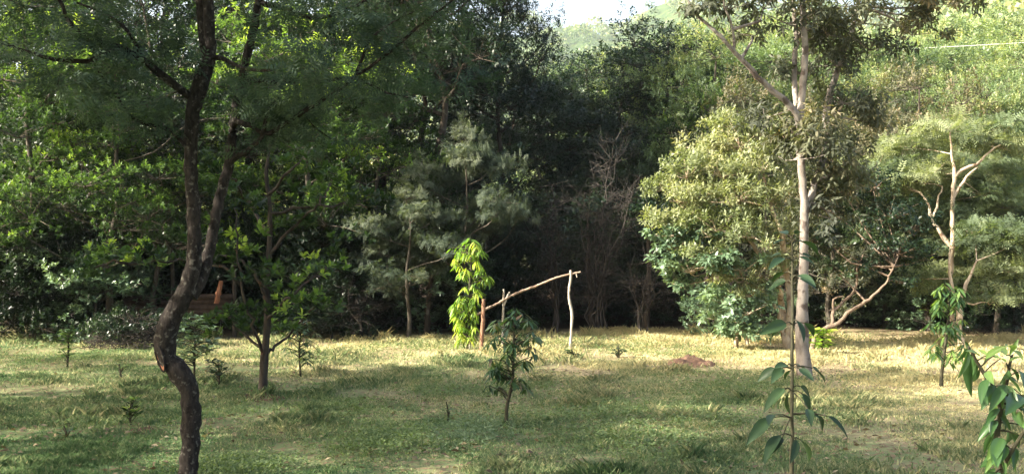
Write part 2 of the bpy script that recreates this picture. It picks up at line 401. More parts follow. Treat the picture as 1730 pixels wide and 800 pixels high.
mx3 = N(nt, "ShaderNodeMix", data_type='RGBA'); nt.links.new(mr2.outputs[0], mx3.inputs[0]); nt.links.new(mx2.outputs[2], mx3.inputs[6]); nt.links.new(rh.outputs[0], mx3.inputs[7])
bp = N(nt, "ShaderNodeBump"); bp.inputs["Strength"].default_value = 0.7; bp.inputs["Distance"].default_value = 0.03; nt.links.new(n2.outputs["Fac"], bp.inputs["Height"])
p = N(nt, "ShaderNodeBsdfPrincipled"); p.inputs["Roughness"].default_value = 1; p.inputs["Specular IOR Level"].default_value = 0.05
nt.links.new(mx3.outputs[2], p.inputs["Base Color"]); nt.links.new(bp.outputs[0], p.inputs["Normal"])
o_ = N(nt, "ShaderNodeOutputMaterial"); nt.links.new(p.outputs[0], o_.inputs[0])

def axis(inner, near, far, mul=1.12):
    a = [0.0]; s = near
    while a[-1] < far:
        a.append(a[-1] + s)
        if a[-1] > inner: s *= mul
    return np.array(a)
ya = axis(30, 0.3, 1700); yb = axis(8, 0.6, 300, 1.4)
ys = np.concatenate([-yb[::-1][:-1], ya]); xa = axis(16, 0.35, 1300); xs = np.concatenate([-xa[::-1][:-1], xa])
GX, GY = np.meshgrid(xs, ys); GZ = ground_z(GX, GY)
nx, ny = len(xs), len(ys)
i = np.arange(ny - 1)[:, None] * nx + np.arange(nx - 1)[None, :]
FQ = np.stack([i, i + 1, i + nx + 1, i + nx], -1).reshape(-1, 4)
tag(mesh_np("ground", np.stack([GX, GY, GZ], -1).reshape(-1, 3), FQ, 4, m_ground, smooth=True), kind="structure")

# ------------------------------------------------------------------ grass and ground cover (uncountable)
rng = np.random.default_rng(5)
def grass_material(name, lo, mid, hi, trans=0.3):
    m, nt = newmat(name)
    g, sx, n1, dry = grass_colour(nt)
    a = N(nt, "ShaderNodeAttribute", attribute_name="tint")
    s = N(nt, "ShaderNodeMath", operation='MULTIPLY_ADD'); s.inputs[1].default_value = 0.5; nt.links.new(a.outputs["Fac"], s.inputs[0]); nt.links.new(dry, s.inputs[2])
    r = ramp(nt, [(0.70, lo), (0.98, mid), (1.0, mid)]); nt.links.new(s.outputs[0], r.inputs[0])
    # map past 1 by a second ramp
    s2 = N(nt, "ShaderNodeMath", operation='SUBTRACT'); s2.inputs[1].default_value = 0.95; nt.links.new(s.outputs[0], s2.inputs[0])
    s3 = N(nt, "ShaderNodeMath", operation='MULTIPLY'); s3.inputs[1].default_value = 3.2; s3.use_clamp = True; nt.links.new(s2.outputs[0], s3.inputs[0])
    mx = N(nt, "ShaderNodeMix", data_type='RGBA'); nt.links.new(s3.outputs[0], mx.inputs[0]); nt.links.new(r.outputs[0], mx.inputs[6]); mx.inputs[7].default_value = (*hi, 1)
    p = N(nt, "ShaderNodeBsdfPrincipled"); p.inputs["Roughness"].default_value = 0.6; p.inputs["Specular IOR Level"].default_value = 0.2
    nt.links.new(mx.outputs[2], p.inputs["Base Color"])
    t = N(nt, "ShaderNodeBsdfTranslucent"); nt.links.new(mx.outputs[2], t.inputs[0])
    ms = N(nt, "ShaderNodeMixShader"); ms.inputs[0].default_value = trans
    nt.links.new(p.outputs[0], ms.inputs[1]); nt.links.new(t.outputs[0], ms.inputs[2])
    o = N(nt, "ShaderNodeOutputMaterial"); nt.links.new(ms.outputs[0], o.inputs[0])
    return m
m_grass = grass_material("grass_blades", (.092, .168, .062), (.225, .280, .125), (.62, .55, .29), .4)
NB = 700000
y = 7.0 + 19.5 * rng.uniform(0, 1, NB) ** 1.25
x = rng.uniform(-1, 1, NB) * (0.60 * y + 1.2)
dens = fbm(x * 1.3, y * 1.3, 21, 4); keep = rng.uniform(0, 1, NB) < sstep(0.36, 0.55, dens) * 0.93 + 0.07
edge = 24.3 + 1.2 * np.sin(x * 0.5) + 0.12 * x + 2.0 * (fbm(x * .6, y * 0 + 3, 8, 2) - .5); keep &= y < edge
keep &= ~(((x - 3.1) / 0.3) ** 2 + ((y - 19.2) / 0.45) ** 2 < 1)
x, y = x[keep], y[keep]; n = len(x)
hgt = (0.018 + 0.042 * sstep(0.35, 0.75, fbm(x * 0.9, y * 0.9, 33, 3)) + 0.03 * sstep(17, 23, y) * fbm(x * 2, y * 2, 40, 2)) * rng.uniform(0.5, 1.5, n)
hgt += 0.12 * (sstep(edge[keep] - 2.2, edge[keep], y)) * rng.uniform(0.2, 1, n) * fbm(x * 1.5, y * 1.5, 44, 2)
hgt *= 1 + 1.1 * sstep(.60, .74, fbm(x * 2.3, y * 2.3, 51, 3))
az = rng.uniform(0, 2 * math.pi, n); lean = rng.uniform(0.1, 1.1, n)
w = rng.uniform(0.0035, 0.008, n) * (0.8 + y / 24)
z = ground_z(x, y); P = np.stack([x, y, z - 0.004], 1)
d = np.stack([np.cos(az), np.sin(az), np.zeros(n)], 1); s = np.stack([-np.sin(az), np.cos(az), np.zeros(n)], 1)
tip = P + d * (hgt * lean)[:, None] + np.array([0, 0, 1]) * hgt[:, None]
mid = P + d * (hgt * lean * .35)[:, None] + np.array([0, 0, .62]) * hgt[:, None]
V = np.stack([P - s * w[:, None], P + s * w[:, None], mid + s * w[:, None] * .7, tip, mid - s * w[:, None] * .7], 1).reshape(-1, 3)
b = np.arange(n)[:, None] * 5
Fp = np.concatenate([b + np.array([0, 1, 2, 3, 4])], 1)
tint = np.repeat(rng.normal(0.42, 0.22, n), 5)
tag(mesh_np("lawn_grass", V, Fp, 5, m_grass, tint=tint), "short patchy lawn grass with straw yellow and green blades covering the clearing", "grass", kind="stuff")

# low weeds with small broad leaves, denser in brighter patches
m_weed = leaf_mat("weed_leaf", [(0.0, (.065, .105, .042)), (0.5, (.11, .16, .065)), (1.0, (.19, .24, .10))], .3, .6, .2)
m_clover = leaf_mat("clover_leaf", [(0.0, (.08, .12, .06)), (0.5, (.13, .19, .10)), (1.0, (.22, .28, .17))], .3, .6, .2)
def weeds(name, label, spots, mat, size, seed, cat="weeds"):
    rg = np.random.default_rng(seed); L = Leaves()
    for (px, py, wpx, dpy, cnt, h) in spots:
        c = foot(px, py); dx = wpx / F * c[1]; c2 = foot(px, py - dpy / 2)[1]; c1 = foot(px, py + dpy / 2)[1]; dy = (c2 - c1) / 2
        k = cnt
        X = c[0] + rg.normal(0, dx * .45, k); Y = c[1] + rg.normal(0, dy * .6, k)
        base = np.stack([X, Y, ground_z(X, Y)], 1)
        for i in range(5):
            a = rg.uniform(0, 6.28, k)
            D = np.stack([np.cos(a), np.sin(a), rg.uniform(0.1, 0.9, k)], 1)
            P = base + np.array([0, 0, 1]) * (h * rg.uniform(0.1, 1, k))[:, None] + D * 0.01
            L.add(P, D, np.tile([0, 0, 1.0], (k, 1)) + rg.normal(0, .3, (k, 3)), size * rg.uniform(.6, 1.3, k), np.clip(rg.normal(.55, .2, k), 0, 1), np.full(k, 1.4))
    return tag(L.build(name, 'simple', mat), label, cat, kind="stuff")
weeds("clover_patch", "pale bluish small-leaved ground cover patch in the lawn in front of the mango sapling", [(800, 730, 85, 45, 1100, .07)], m_clover, .026, 3, "ground cover")
weeds("green_weeds", "bright green low weeds scattered in patches through the lawn", [
    (640, 745, 110, 50, 1500, .07), (750, 660, 90, 30, 900, .06), (400, 790, 120, 40, 1300, .06), (560, 690, 120, 40, 900, .05), (1010, 700, 200, 60, 2000, .06),
    (1220, 660, 130, 50, 1200, .06), (1210, 712, 90, 30, 500, .06), (1160, 600, 120, 20, 500, .12), (900, 650, 120, 30, 600, .06), (1100, 750, 160, 60, 1500, .05), (250, 700, 200, 60, 900, .05),
    (480, 600, 260, 20, 700, .10), (1000, 585, 220, 25, 1300, .14), (700, 590, 160, 20, 500, .12), (1420, 575, 200, 20, 700, .12), (120, 610, 160, 20, 500, .10), (1330, 640, 120, 30, 300, .06)], m_weed, .030, 4)

def litter():
    rg = np.random.default_rng(61); L = Leaves(); n = 16000
    y = 7 + 18.5 * rg.uniform(0, 1, n); x = rg.uniform(-.6, .6, n) * y
    k = rg.uniform(0, 1, n) < sstep(.35, .65, fbm(x * .8, y * .8, 71, 3)); x, y = x[k], y[k]; n = len(x)
    P = np.stack([x, y, ground_z(x, y) + rg.uniform(.008, .035, n)], 1); a = rg.uniform(0, 6.28, n)
    L.add(P, np.stack([np.cos(a), np.sin(a), rg.normal(0, .25, n)], 1), np.tile([0, 0, 1.], (n, 1)) + rg.normal(0, .35, (n, 3)), rg.uniform(.03, .10, n), rg.uniform(0, 1, n), rg.uniform(.8, 1.6, n))
    m_l = leaf_mat("dry_leaf", [(0, (.08, .058, .038)), (.6, (.19, .145, .090)), (1, (.34, .28, .18))], .15, .8, .1)
    tag(L.build("leaf_litter", 'simple', m_l), "dry fallen leaves scattered over the lawn", "leaf litter", kind="stuff")
litter()

# ------------------------------------------------------------------ far wooded slopes (reads as one mass)
def far_wood():
    rg = np.random.default_rng(77); L = Leaves()
    n = 6500
    y = 95 * (900 / 95) ** rg.uniform(0, 1, n); x = rg.uniform(-0.62, 0.62, n) * y
    z = ground_z(x, y)
    R = rg.uniform(2.2, 4.5, n) * (1 + y / 900)
    tt = rg.uniform(0.15, 0.85, n)
    K = 110
    u = nrm(rg.normal(size=(n, K, 3))); u[..., 2] = np.abs(u[..., 2]) * 0.9 - 0.1
    P = np.stack([x, y, z + R * 0.9], 1)[:, None, :] + u * R[:, None, None] * rg.uniform(.75, 1.05, (n, K, 1))
    D = nrm(rg.normal(size=(n, K, 3))); Nn = nrm(u + rg.normal(0, .4, (n, K, 3)))
    L.add(P.reshape(-1, 3), D.reshape(-1, 3), Nn.reshape(-1, 3), np.repeat(R * .26, K) * rg.uniform(.6, 1.3, n * K), np.clip(np.repeat(tt, K) + rg.normal(0, .1, n * K), 0, 1), np.full(n * K, 1.7))
    return tag(L.build("distant_forest", 'simple', m_hill), "distant forest blanketing the hills far behind the clearing", "forest", kind="stuff")
far_wood()

# ------------------------------------------------------------------ tree prototypes
SIDE = {}
def make_proto(name, key, seed, H, r0, base_frac, reach, n_limb, crown_r, bark, lmat, kind, label, cat="tree", **kw):
    rg = np.random.default_rng(seed)
    gk = {k: kw.pop(k) for k in ('limb_up', 'lean', 'top_r') if k in kw}
    wood, clumps = grow(rg, H, r0, base_frac, reach, n_limb, crown_r=crown_r, **gk)
    t = empty(name, (0, 0, 0), label, cat)
    L = Leaves(); tw = Buf()
    crown(rg, L, tw, clumps, kind, **kw)
    wood.V += tw.V; wood.F += [f + wood.n for f in tw.F]; wood.n += tw.n
    wood.build("trunk", bark, t); L.build("crown", kind, lmat, t, world=False)
    SIDE[key] = dict(o=t, H=H, used=False)
    return t
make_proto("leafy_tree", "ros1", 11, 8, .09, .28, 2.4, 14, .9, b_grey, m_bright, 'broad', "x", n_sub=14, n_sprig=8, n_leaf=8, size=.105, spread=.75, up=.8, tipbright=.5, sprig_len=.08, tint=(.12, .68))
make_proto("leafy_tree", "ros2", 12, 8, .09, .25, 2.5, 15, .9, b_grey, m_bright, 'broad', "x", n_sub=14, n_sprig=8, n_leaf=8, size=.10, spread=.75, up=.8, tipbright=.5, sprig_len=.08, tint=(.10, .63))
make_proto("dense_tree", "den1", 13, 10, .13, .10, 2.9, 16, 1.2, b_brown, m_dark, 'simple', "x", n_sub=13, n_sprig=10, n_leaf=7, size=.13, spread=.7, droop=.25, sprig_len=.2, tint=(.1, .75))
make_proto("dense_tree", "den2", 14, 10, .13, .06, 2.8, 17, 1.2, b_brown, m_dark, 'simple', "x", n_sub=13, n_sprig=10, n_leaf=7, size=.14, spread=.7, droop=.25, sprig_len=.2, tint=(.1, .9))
make_proto("leafy_tree", "hil1", 15, 9, .12, .12, 2.7, 14, 1.2, b_grey, m_hill, 'simple', "x", n_sub=14, n_sprig=11, n_leaf=8, size=.115, spread=.7, droop=.2, sprig_len=.22, tint=(.15, .8))
make_proto("leafy_tree", "hil2", 16, 9, .12, .08, 2.6, 14, 1.2, b_grey, m_hill, 'simple', "x", n_sub=14, n_sprig=11, n_leaf=8, size=.115, spread=.7, droop=.2, sprig_len=.22, tint=(.1, .95))
make_proto("feathery_tree", "fea1", 17, 7, .10, .25, 2.4, 10, .9, b_grey, m_grey, 'spray', "x", n_sub=14, n_sprig=6, n_leaf=4, size=.26, spread=.85, droop=.25, up=.2, flat=.5, sprig_len=.1, tint=(.2, .8))
make_proto("feathery_tree", "fed1", 41, 7, .10, .25, 2.4, 10, .9, b_grey, m_greyshade, 'spray', "x", n_sub=14, n_sprig=6, n_leaf=4, size=.26, spread=.85, droop=.25, up=.2, flat=.5, sprig_len=.1, tint=(.2, .8))
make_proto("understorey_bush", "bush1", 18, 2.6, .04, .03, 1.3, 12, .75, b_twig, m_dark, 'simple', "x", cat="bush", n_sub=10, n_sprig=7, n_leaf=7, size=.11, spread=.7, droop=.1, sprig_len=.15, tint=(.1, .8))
make_proto("understorey_bush", "bush2", 19, 2.4, .04, .03, 1.2, 12, .65, b_twig, m_blue, 'broad', "x", cat="bush", n_sub=9, n_sprig=5, n_leaf=7, size=.12, spread=.7, droop=.1, sprig_len=.1, tint=(.1, .7))

make_proto("shade_tree", "shd1", 31, 9, .12, .5, 2.7, 12, 1.1, b_brown, m_hill, 'simple', "x", n_sub=8, n_sprig=7, n_leaf=6, size=.12, spread=.7, droop=.2, sprig_len=.2, tint=(.1, .8))  # sparse high crown shaped to dapple the lawn from out of view
make_proto("brownish_tree", "bro1", 37, 8, .11, .2, 2.4, 13, 1.0, b_grey, m_brownleaf, 'narrow', "x", wide=2.4, n_sub=11, n_sprig=8, n_leaf=8, size=.14, spread=.8, droop=.2, sprig_len=.2, tint=(.15, .95))
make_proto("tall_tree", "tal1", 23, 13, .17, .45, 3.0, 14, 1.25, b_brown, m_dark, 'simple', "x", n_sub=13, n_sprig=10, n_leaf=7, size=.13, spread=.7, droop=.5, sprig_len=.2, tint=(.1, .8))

GROUP = {"fed": "feathery trees beside the dark gap", "bro": "brownish green trees at right", "shd": "trees around the near lawn", "tal": "tall trees", "ros": "leafy trees of the left wood", "den": "dark dense trees of the wood", "hil": "bright green trees on the rising ground", "fea": "feathery grey green trees", "bus": "bushes under the trees"}
_rot = np.random.default_rng(99)
def put(key, px, d, top_py, label, wide=1.0, base_py=None):
    S = SIDE[key]; x = (px - 865.0) / F * d
    z0 = float(ground_z(x, d)); H = CAM_H - (top_py - 400.0) / F * d - z0
    s = H / (S['H'] * 1.06); w = s * wide
    rz = float(_rot.uniform(0, 6.28))
    if not S['used']:
        o = S['o']; S['used'] = True
        o.location = (x, d, z0 - 0.05); o.rotation_euler = (0, 0, rz); o.scale = (w, w, s); o["label"] = label; o["group"] = GROUP[key[:3]]
        return o
    return copy_thing(S['o'], (x, d, z0 - 0.05), rz, (w, w, s), label, GROUP[key[:3]])

#@@FOREST
SHADE_CASTERS = [("shd1", x_, y_, H_, w_) for x_, y_, H_, w_ in [(-14, 13.3, 9, 1), (-9.6, 13.2, 10.5, .9), (-14, 8.3, 9, 1), (-10, 9.4, 9, 1), (-7.2, 11.0, 9.5, .8), (-7, 7.4, 9, .9), (-5, 5.6, 9, .8), (-18, 10, 9.5, 1), (-8, 2.6, 9, 1), (-11, 5.5, 9, .9), (-19, 15, 9, 1), (-4.2, 8.2, 10.5, .85), (-11.8, 14.0, 9.5, 1), (-8.3, 13.7, 9.5, .8)]]  # trees added out of view at left to cast the lawn's shade
# left wood, front row
put("ros1", 60, 24.5, -60, "leafy tree with bright rosette leaves at the far left end of the clearing")
put("ros2", 190, 23.5, 60, "bright leaved tree in the left wood between the left end and crooked trunk", 1.15)
put("ros1", 520, 25.5, -10, "tall bright leaved tree just right of the crooked foreground trunk, behind the lawn", 1.1)
put("ros2", 640, 26.0, 60, "bright leaved tree at the right end of the left wood beside the grey feathery tree", 1.0)
put("den1", 330, 26.5, -80, "dark dense tree right behind the crooked foreground trunk", 1.0)
put("den2", 120, 28.5, -120, "tall dark dense tree behind the bright leaved trees at far left")
put("den1", 20, 29.5, -150, "dark dense tree farthest left behind the lawn")
put("den2", 440, 29.5, -120, "tall dark dense tree behind the forked stem, left of centre")
put("den1", 600, 30.5, -130, "tall dark dense tree behind the bright rosette trees left of centre")
put("den2", 730, 29.0, -90, "tall dark tree over the grey feathery tree, left edge of the dark gap", 1.0)
put("ros1", 250, 31.5, -140, "tall leafy tree deep in the left wood behind the shed")
put("fed1", 790, 24.3, 190, "grey green feathery tree in front of the dark gap above the lime sapling", 0.68)
put("fed1", 690, 23.6, 300, "low grey green feathery tree left of the lime sapling", 0.95)
# centre, shade deepened by the dark leaf colour
put("den1", 860, 31.0, 85, "dark dense tree left of the sky gap, in the shaded middle of the wood")
put("den2", 950, 33.0, 100, "dark dense tree right under the small gap of distant hill")
put("den1", 1030, 31.5, 48, "dark dense tree below the patch of open sky")
put("den1", 1110, 33.5, 28, "dark green tree under the right end of the open sky")
put("den2", 1080, 28.5, 210, "lower dark tree left of the olive bushy tree")
put("den1", 890, 28.0, 300, "low dark tree behind the stick frame, left half")
put("den2", 985, 29.5, 230, "lower dark tree behind the bare twiggy shrub")
put("hil1", 1180, 30.5, 40, "green tree above and behind the olive bushy tree")
put("ros1", 1190, 29.0, 130, "bright leaved tree at the edge of the dark gap above the olive bushy tree", .8)
put("den2", 820, 36.0, 60, "dark tree deep in the wood left of the sky gap")
put("den1", 1000, 38.5, 75, "dark tree deep in the wood under the sky")
put("den2", 1140, 38.0, 32, "dark tree deep in the wood behind the green topped trees")
# right side
put("hil1", 1260, 33.0, 10, "pale green tree behind the long bare fork of the white trunk")
put("hil2", 1420, 34.0, 40, "bright green tree right of the upper white trunk")
put("den1", 1430, 28.0, 300, "dense dark green tree behind the curved bare branches", 1.3)
put("den2", 1520, 29.5, 270, "dense dark green tree behind the dry grass right of the white trunk", 1.2)
put("hil2", 1530, 33.0, 130, "light green tree right of the brown crowned trees", 1.1)
put("hil1", 1600, 36.5, 110, "light green tree on the rising ground under the cable")
put("hil2", 1690, 34.0, 110, "broad green tree at the right edge below the cable")
put("den2", 1700, 29.0, 200, "dark leaved tree at the right edge beside the slender tan trunks", 1.1)
put("hil1", 1490, 42.0, 40, "bright green tree on the slope below the bluish hill")
put("hil2", 1350, 42.0, -15, "green tree far behind the upper white trunk")
put("hil1", 1720, 42.0, 60, "yellow green tree high on the slope at the right edge")
put("fea1", 1500, 26.5, 215, "feathery grey green tree left of the slender tan trunks", 1.1)
put("fea1", 1680, 24.5, 260, "feathery grey green tree at the right edge over the slender tan trunks", 1.1)
for j, (px, d, top) in enumerate([(1560, 50, 55), (1640, 52, 35), (1715, 56, 10), (1460, 54, 60), (1600, 64, 40), (1690, 68, 5), (1510, 70, 60), (1280, 52, 35), (1180, 50, 55), (1060, 48, 70)]):
    put("hil1" if j % 2 else "hil2", px, d, top, ["rounded green tree on the slope just left of the cable's dip", "rounded green tree midway up the right slope", "green tree on the upper slope at the right edge", "green tree on the lower slope seen past the brown crown",
        "small looking green tree high on the slope under the cable", "small looking green tree on the ridge at the right edge", "small looking green tree near the bluish hill", "green tree far behind the bare fork", "green tree far behind the bright crown right of the sky gap", "green tree far behind under the open sky"][j], 1.35)
put("bro1", 1495, 27.2, 165, "brownish green tree between the white trunk and the slender tan trunks", 1.1)
put("bro1", 1405, 25.2, 190, "brownish green tree right behind the upper white trunk", .9)
put("bro1", 1570, 30.0, 95, "brownish green tree below the left end of the cable", 1.0)
put("bro1", 1290, 27.0, 120, "brownish green tree rising behind the olive bushy tree", .9)
put("fea1", 1575, 25.6, 235, "grey green feathery tree right behind the slender tan trunks", 1.1)
put("fea1", 1640, 27.5, 180, "taller feathery tree behind the slender tan trunks", 1.0)
put("hil1", 1650, 29.5, 190, "light green tree filling the gap right of the slender tan trunks", 1.1)
# tall trees
put("tal1", 745, 26.5, -330, "very tall dark tree whose hanging boughs fill the top left of the sky gap", .8)
put("tal1", 640, 28.5, -330, "very tall dark tree behind the forked stem's long branch", .9)
put("tal1", 845, 30.5, -230, "tall dark tree with drooping leafy twigs at the left end of the open sky", .6)
def put_xy(key, x, y, H, label, group, wide=1.0):
    s = H / (SIDE[key]['H'] * 1.06)
    if not SIDE[key]['used']: return put(key, 865 + x / y * F, y, 400 - (H - CAM_H + float(ground_z(x, y))) / y * F, label, wide)
    return copy_thing(SIDE[key]['o'], (x, y, float(ground_z(x, y)) - .05), float(_rot.uniform(0, 6.28)), (s * wide, s * wide, s), label, group)
for j, (k, x, y, H, w_) in enumerate(SHADE_CASTERS): put_xy(k, x, y, H, ["leafy tree on the left border of the lawn, level with the mango sapling", "tallest leafy tree of the left border, beside the rosette tree", "leafy tree in the middle of the left border's outer row", "leafy tree of the left border's inner row, left of the crooked trunk", "slim leafy tree just outside the picture behind the crooked trunk", "leafy tree just outside the picture before the crooked trunk", "leafy tree nearest the viewer on the left", "outermost leafy tree of the left border", "leafy tree level with the near saplings on the left", "leafy tree in the near end of the left border's outer row", "leafy tree at the far outer corner of the left border", "tall leafy tree whose trunk stands just left of the crooked tree", "leafy tree of the left border's outer row, nearest the wood", "slim leafy tree just outside the picture level with the rosette tree"][j], "trees around the near lawn", w_)
put_xy("tal1", -12.6, 11.6, 13.5, "very tall tree of the left border whose shade reaches the dry grass at right", "trees around the near lawn", .55)  # added out of view to throw a shade band over the dry grass
# understorey; dark bush leaves stand in for shade low in the wood
ub = [(40, 25, 370, 1), (110, 26, 350, 1), (210, 25.5, 470, 2), (480, 25.5, 380, 1), (540, 25, 370, 1), (610, 25.5, 350, 1), (690, 25.2, 400, 2), (760, 25.5, 430, 1), (850, 27, 430, 1), (940, 27.5, 400, 1), (1020, 28, 420, 1), (1120, 27.5, 440, 1),
      (1205, 24.3, 480, 2), (1290, 24.5, 480, 2), (1450, 27, 440, 1), (1500, 26.5, 480, 2), (1560, 26.0, 450, 2), (1640, 25.5, 440, 1), (1710, 25, 430, 1), (1400, 27.5, 430, 1), (55, 23.6, 400, 1), (165, 23.4, 420, 2), (95, 24.2, 380, 1), (350, 27.0, 360, 1), (560, 23.6, 470, 1), (300, 27.5, 370, 1), (400, 27, 380, 1)]
ul = ["dark bush at the far left edge of the lawn", "dark bush behind the small sapling at far left", "bluish leaved bush left of the shed", "dark bush right of the tree with rosette leaves", "dark bush left of the feathery trees, low in the wood", "dark bush under the low feathery tree",
      "bluish leaved bush left of the lime sapling", "dark bush right behind the lime sapling", "dark bush behind the left end of the stick frame", "dark bush behind the right half of the stick frame", "dark bush behind the right post of the stick frame", "dark bush left of the olive tree's low foliage",
      "bluish leaved bush at the left foot of the olive tree", "bluish leaved bush at the right foot of the olive tree", "dark bush behind the curved bare branches", "bluish leaved bush under the dark tree at right", "bluish leaved bush left of the slender tan trunks", "dark bush right of the slender tan trunks",
      "dark bush at the right edge behind the large leaved sapling", "dark bush right behind the white trunk", "tall dark bush at the left end of the lawn's edge", "bluish leaved bush between the left end and the brush heap", "dark bush just behind the small sapling at far left", "dark bush behind the middle of the shed", "dark bush at the lawn's edge right of the rosette tree", "dark bush behind the shed's left half", "dark bush behind the shed's right half"]
for (px, d, top, k), lb in zip(ub, ul): put("bush%d" % k, px, d, top, lb, 1.1)

#@@HAZE
hm = 1400.0; V = [(x_, y_, z_) for z_ in (-1.5, 420) for y_ in (-60, 1650) for x_ in (-hm * .9, hm * .9)]
m_haze, nt = newmat("haze_air"); pv = N(nt, "ShaderNodeVolumePrincipled"); pv.inputs["Density"].default_value = .0002; pv.inputs["Color"].default_value = (.80, .88, 1, 1); pv.inputs["Anisotropy"].default_value = 0.2
o_ = N(nt, "ShaderNodeOutputMaterial"); nt.links.new(pv.outputs[0], o_.inputs["Volume"])
tag(mesh_np("haze", V, [(0, 2, 3, 1), (4, 5, 7, 6), (0, 1, 5, 4), (2, 6, 7, 3), (0, 4, 6, 2), (1, 3, 7, 5)], 4, m_haze), kind="stuff")

#@@SPECIALS
# ------------------------------------------------------------------ crooked foreground tree
def pts(lst, d): return [at(a, b, d + (c[0] if c else 0)) for a, b, *c in lst]
rg = np.random.default_rng(201)
D0 = 9.0
fb = at(318, 853, D0); fb[2] = 0
t = empty("crooked_tree", fb, "dark barked crooked tree with a reddish bark wound and feathery leaves in the left foreground", "tree")
W = Buf()
K_ = D0 / F
main = pts([(317, 872), (318, 820), (322, 740), (322, 690), (318, 655), (303, 632), (286, 608), (278, 585), (283, 555), (295, 525), (312, 492), (326, 455), (328, 400), (326, 330), (322, 250), (326, 190), (338, 145), (352, 100), (354, 50), (350, 0), (346, -60), (352, -140), (340, -230)], D0)
mr_ = [24, 15.5, 15, 15, 16, 18, 15, 18, 17.5, 16.5, 15, 13, 11.5, 11, 11, 12, 14.5, 11, 9.5, 9, 8, 7, 4]
tube(W, main, [v * K_ for v in mr_], seg=26, step=0.055, knob=0.038, wob=.005, rng=rg)
sec = pts([(322, 500, .02), (343, 462, .1), (358, 400, .18), (372, 330, .25), (388, 270, .3), (396, 200, .35), (408, 135, .4), (424, 70, .4), (436, 10, .4), (446, -60, .4), (452, -150, .4)], D0)
tube(W, sec, [v * K_ for v in [13, 10.5, 9.5, 9, 9, 8.5, 8, 7.5, 7, 6, 4]], seg=14, step=0.05, knob=0.03, wob=.003, rng=rg)
extra = pts([(350, 100), (343, 60, .05), (340, 20, .1), (336, -40, .15), (330, -120, .2)], D0)
tube(W, extra, [v * K_ for v in [9, 8, 8, 7, 4]], seg=10, step=0.06, knob=.03, rng=rg)
Br = Buf()
def branch(lst, r0, r1, n=6):
    P_ = pts(lst, D0); tube(Br, P_, np.linspace(r0, r1, len(P_)) * K_, seg=7, step=0.07, wob=.004, knob=.05, rng=rg); return P_
b1 = branch([(325, 165), (300, 148, -.1), (265, 120, -.2), (240, 102, -.3), (215, 85, -.4), (188, 76, -.5), (150, 62, -.6), (120, 40, -.7), (90, -20, -.8)], 8, 3)
b2 = branch([(200, 78, -.45), (175, 92, -.5), (150, 104, -.5), (110, 102, -.55), (70, 95, -.6), (20, 78, -.6), (-40, 60, -.7)], 5, 2)
b3 = branch([(240, 102, -.3), (228, 70, -.3), (200, 40, -.3), (170, 20, -.3), (130, 5, -.3)], 4, 1.5)
b4 = branch([(352, 95), (372, 98, -.1), (395, 108, -.3), (420, 118, -.5), (460, 118, -.7)], 5, 2)
b5 = branch([(398, 205, .3), (430, 215, .1), (455, 225, 0), (510, 190, -.1), (560, 160, -.2), (600, 130, -.3), (650, 95, -.4), (720, 35, -.5), (780, -10, -.6)], 5, 2)
b6 = branch([(410, 138, .4), (450, 137, .4), (500, 138, .3), (560, 136, .2), (600, 132, .1), (640, 150, .1), (690, 165, .1)], 4.5, 1.5)
b7 = branch([(388, 275, .3), (405, 262, .2), (430, 245, .1), (445, 225, 0), (452, 190, 0), (470, 165, 0)], 6, 2)
b8 = branch([(322, 255), (290, 222, -.1), (262, 212, -.2), (225, 200, -.3), (190, 150, -.4), (165, 120, -.5)], 4, 1.5)
b9 = branch([(500, 138, .3), (508, 180, .3), (525, 210, .3), (560, 235, .3)], 2.5, 1)
b10 = branch([(440, 5, .4), (480, 15, .3), (540, 30, .2), (600, 10, .1), (660, -20, 0)], 5, 2)
b11 = branch([(352, -60), (300, -90, -.3), (230, -90, -.5), (150, -100, -.7), (60, -120, -.9)], 6, 2)
b12 = branch([(444, -60, .4), (520, -100, .2), (620, -110, 0), (740, -110, -.2), (860, -90, -.2)], 6, 2)
b13 = branch([(600, 130, -.3), (625, 70, -.3), (660, 40, -.3), (700, 20, -.3)], 3, 1)
merge(W, Br)
# feathery foliage in flat layers
L = Leaves()
cl = []
def sprays(P_, k, spread, lo=0.3, h=.10, hang=0.05):
    P_ = np.array(P_)
    for _ in range(k):
        f = rg.uniform(lo, 1) * (len(P_) - 1); i = min(int(f), len(P_) - 2); q = P_[i] * (1 - f + i) + P_[i + 1] * (f - i)
        q = q + rg.normal(0, 1, 3) * np.array([spread, spread, h]) + np.array([0, 0, -hang])
        cl.append((q, (.26, .26, .075), 1.0))
sprays(b1, 6, .22); sprays(b2, 7, .24); sprays(b3, 6, .25); sprays(b4, 6, .2, .6); sprays(b5, 10, .26, .45); sprays(b6, 8, .26, .2); sprays(b7, 8, .16, .6); sprays(b8, 7, .16, .5)
sprays(b9, 4, .18); sprays(b10, 8, .3); sprays(b11, 12, .4, .1); sprays(b12, 15, .35, .1, .16); sprays(b13, 6, .25, .4)
crown(rg, L, None, cl, 'spray', n_sub=4, n_sprig=3, n_leaf=3, size=.145, spread=.9, droop=.22, up=.15, flat=.5, sprig_len=.05, tint=(.15, .7))
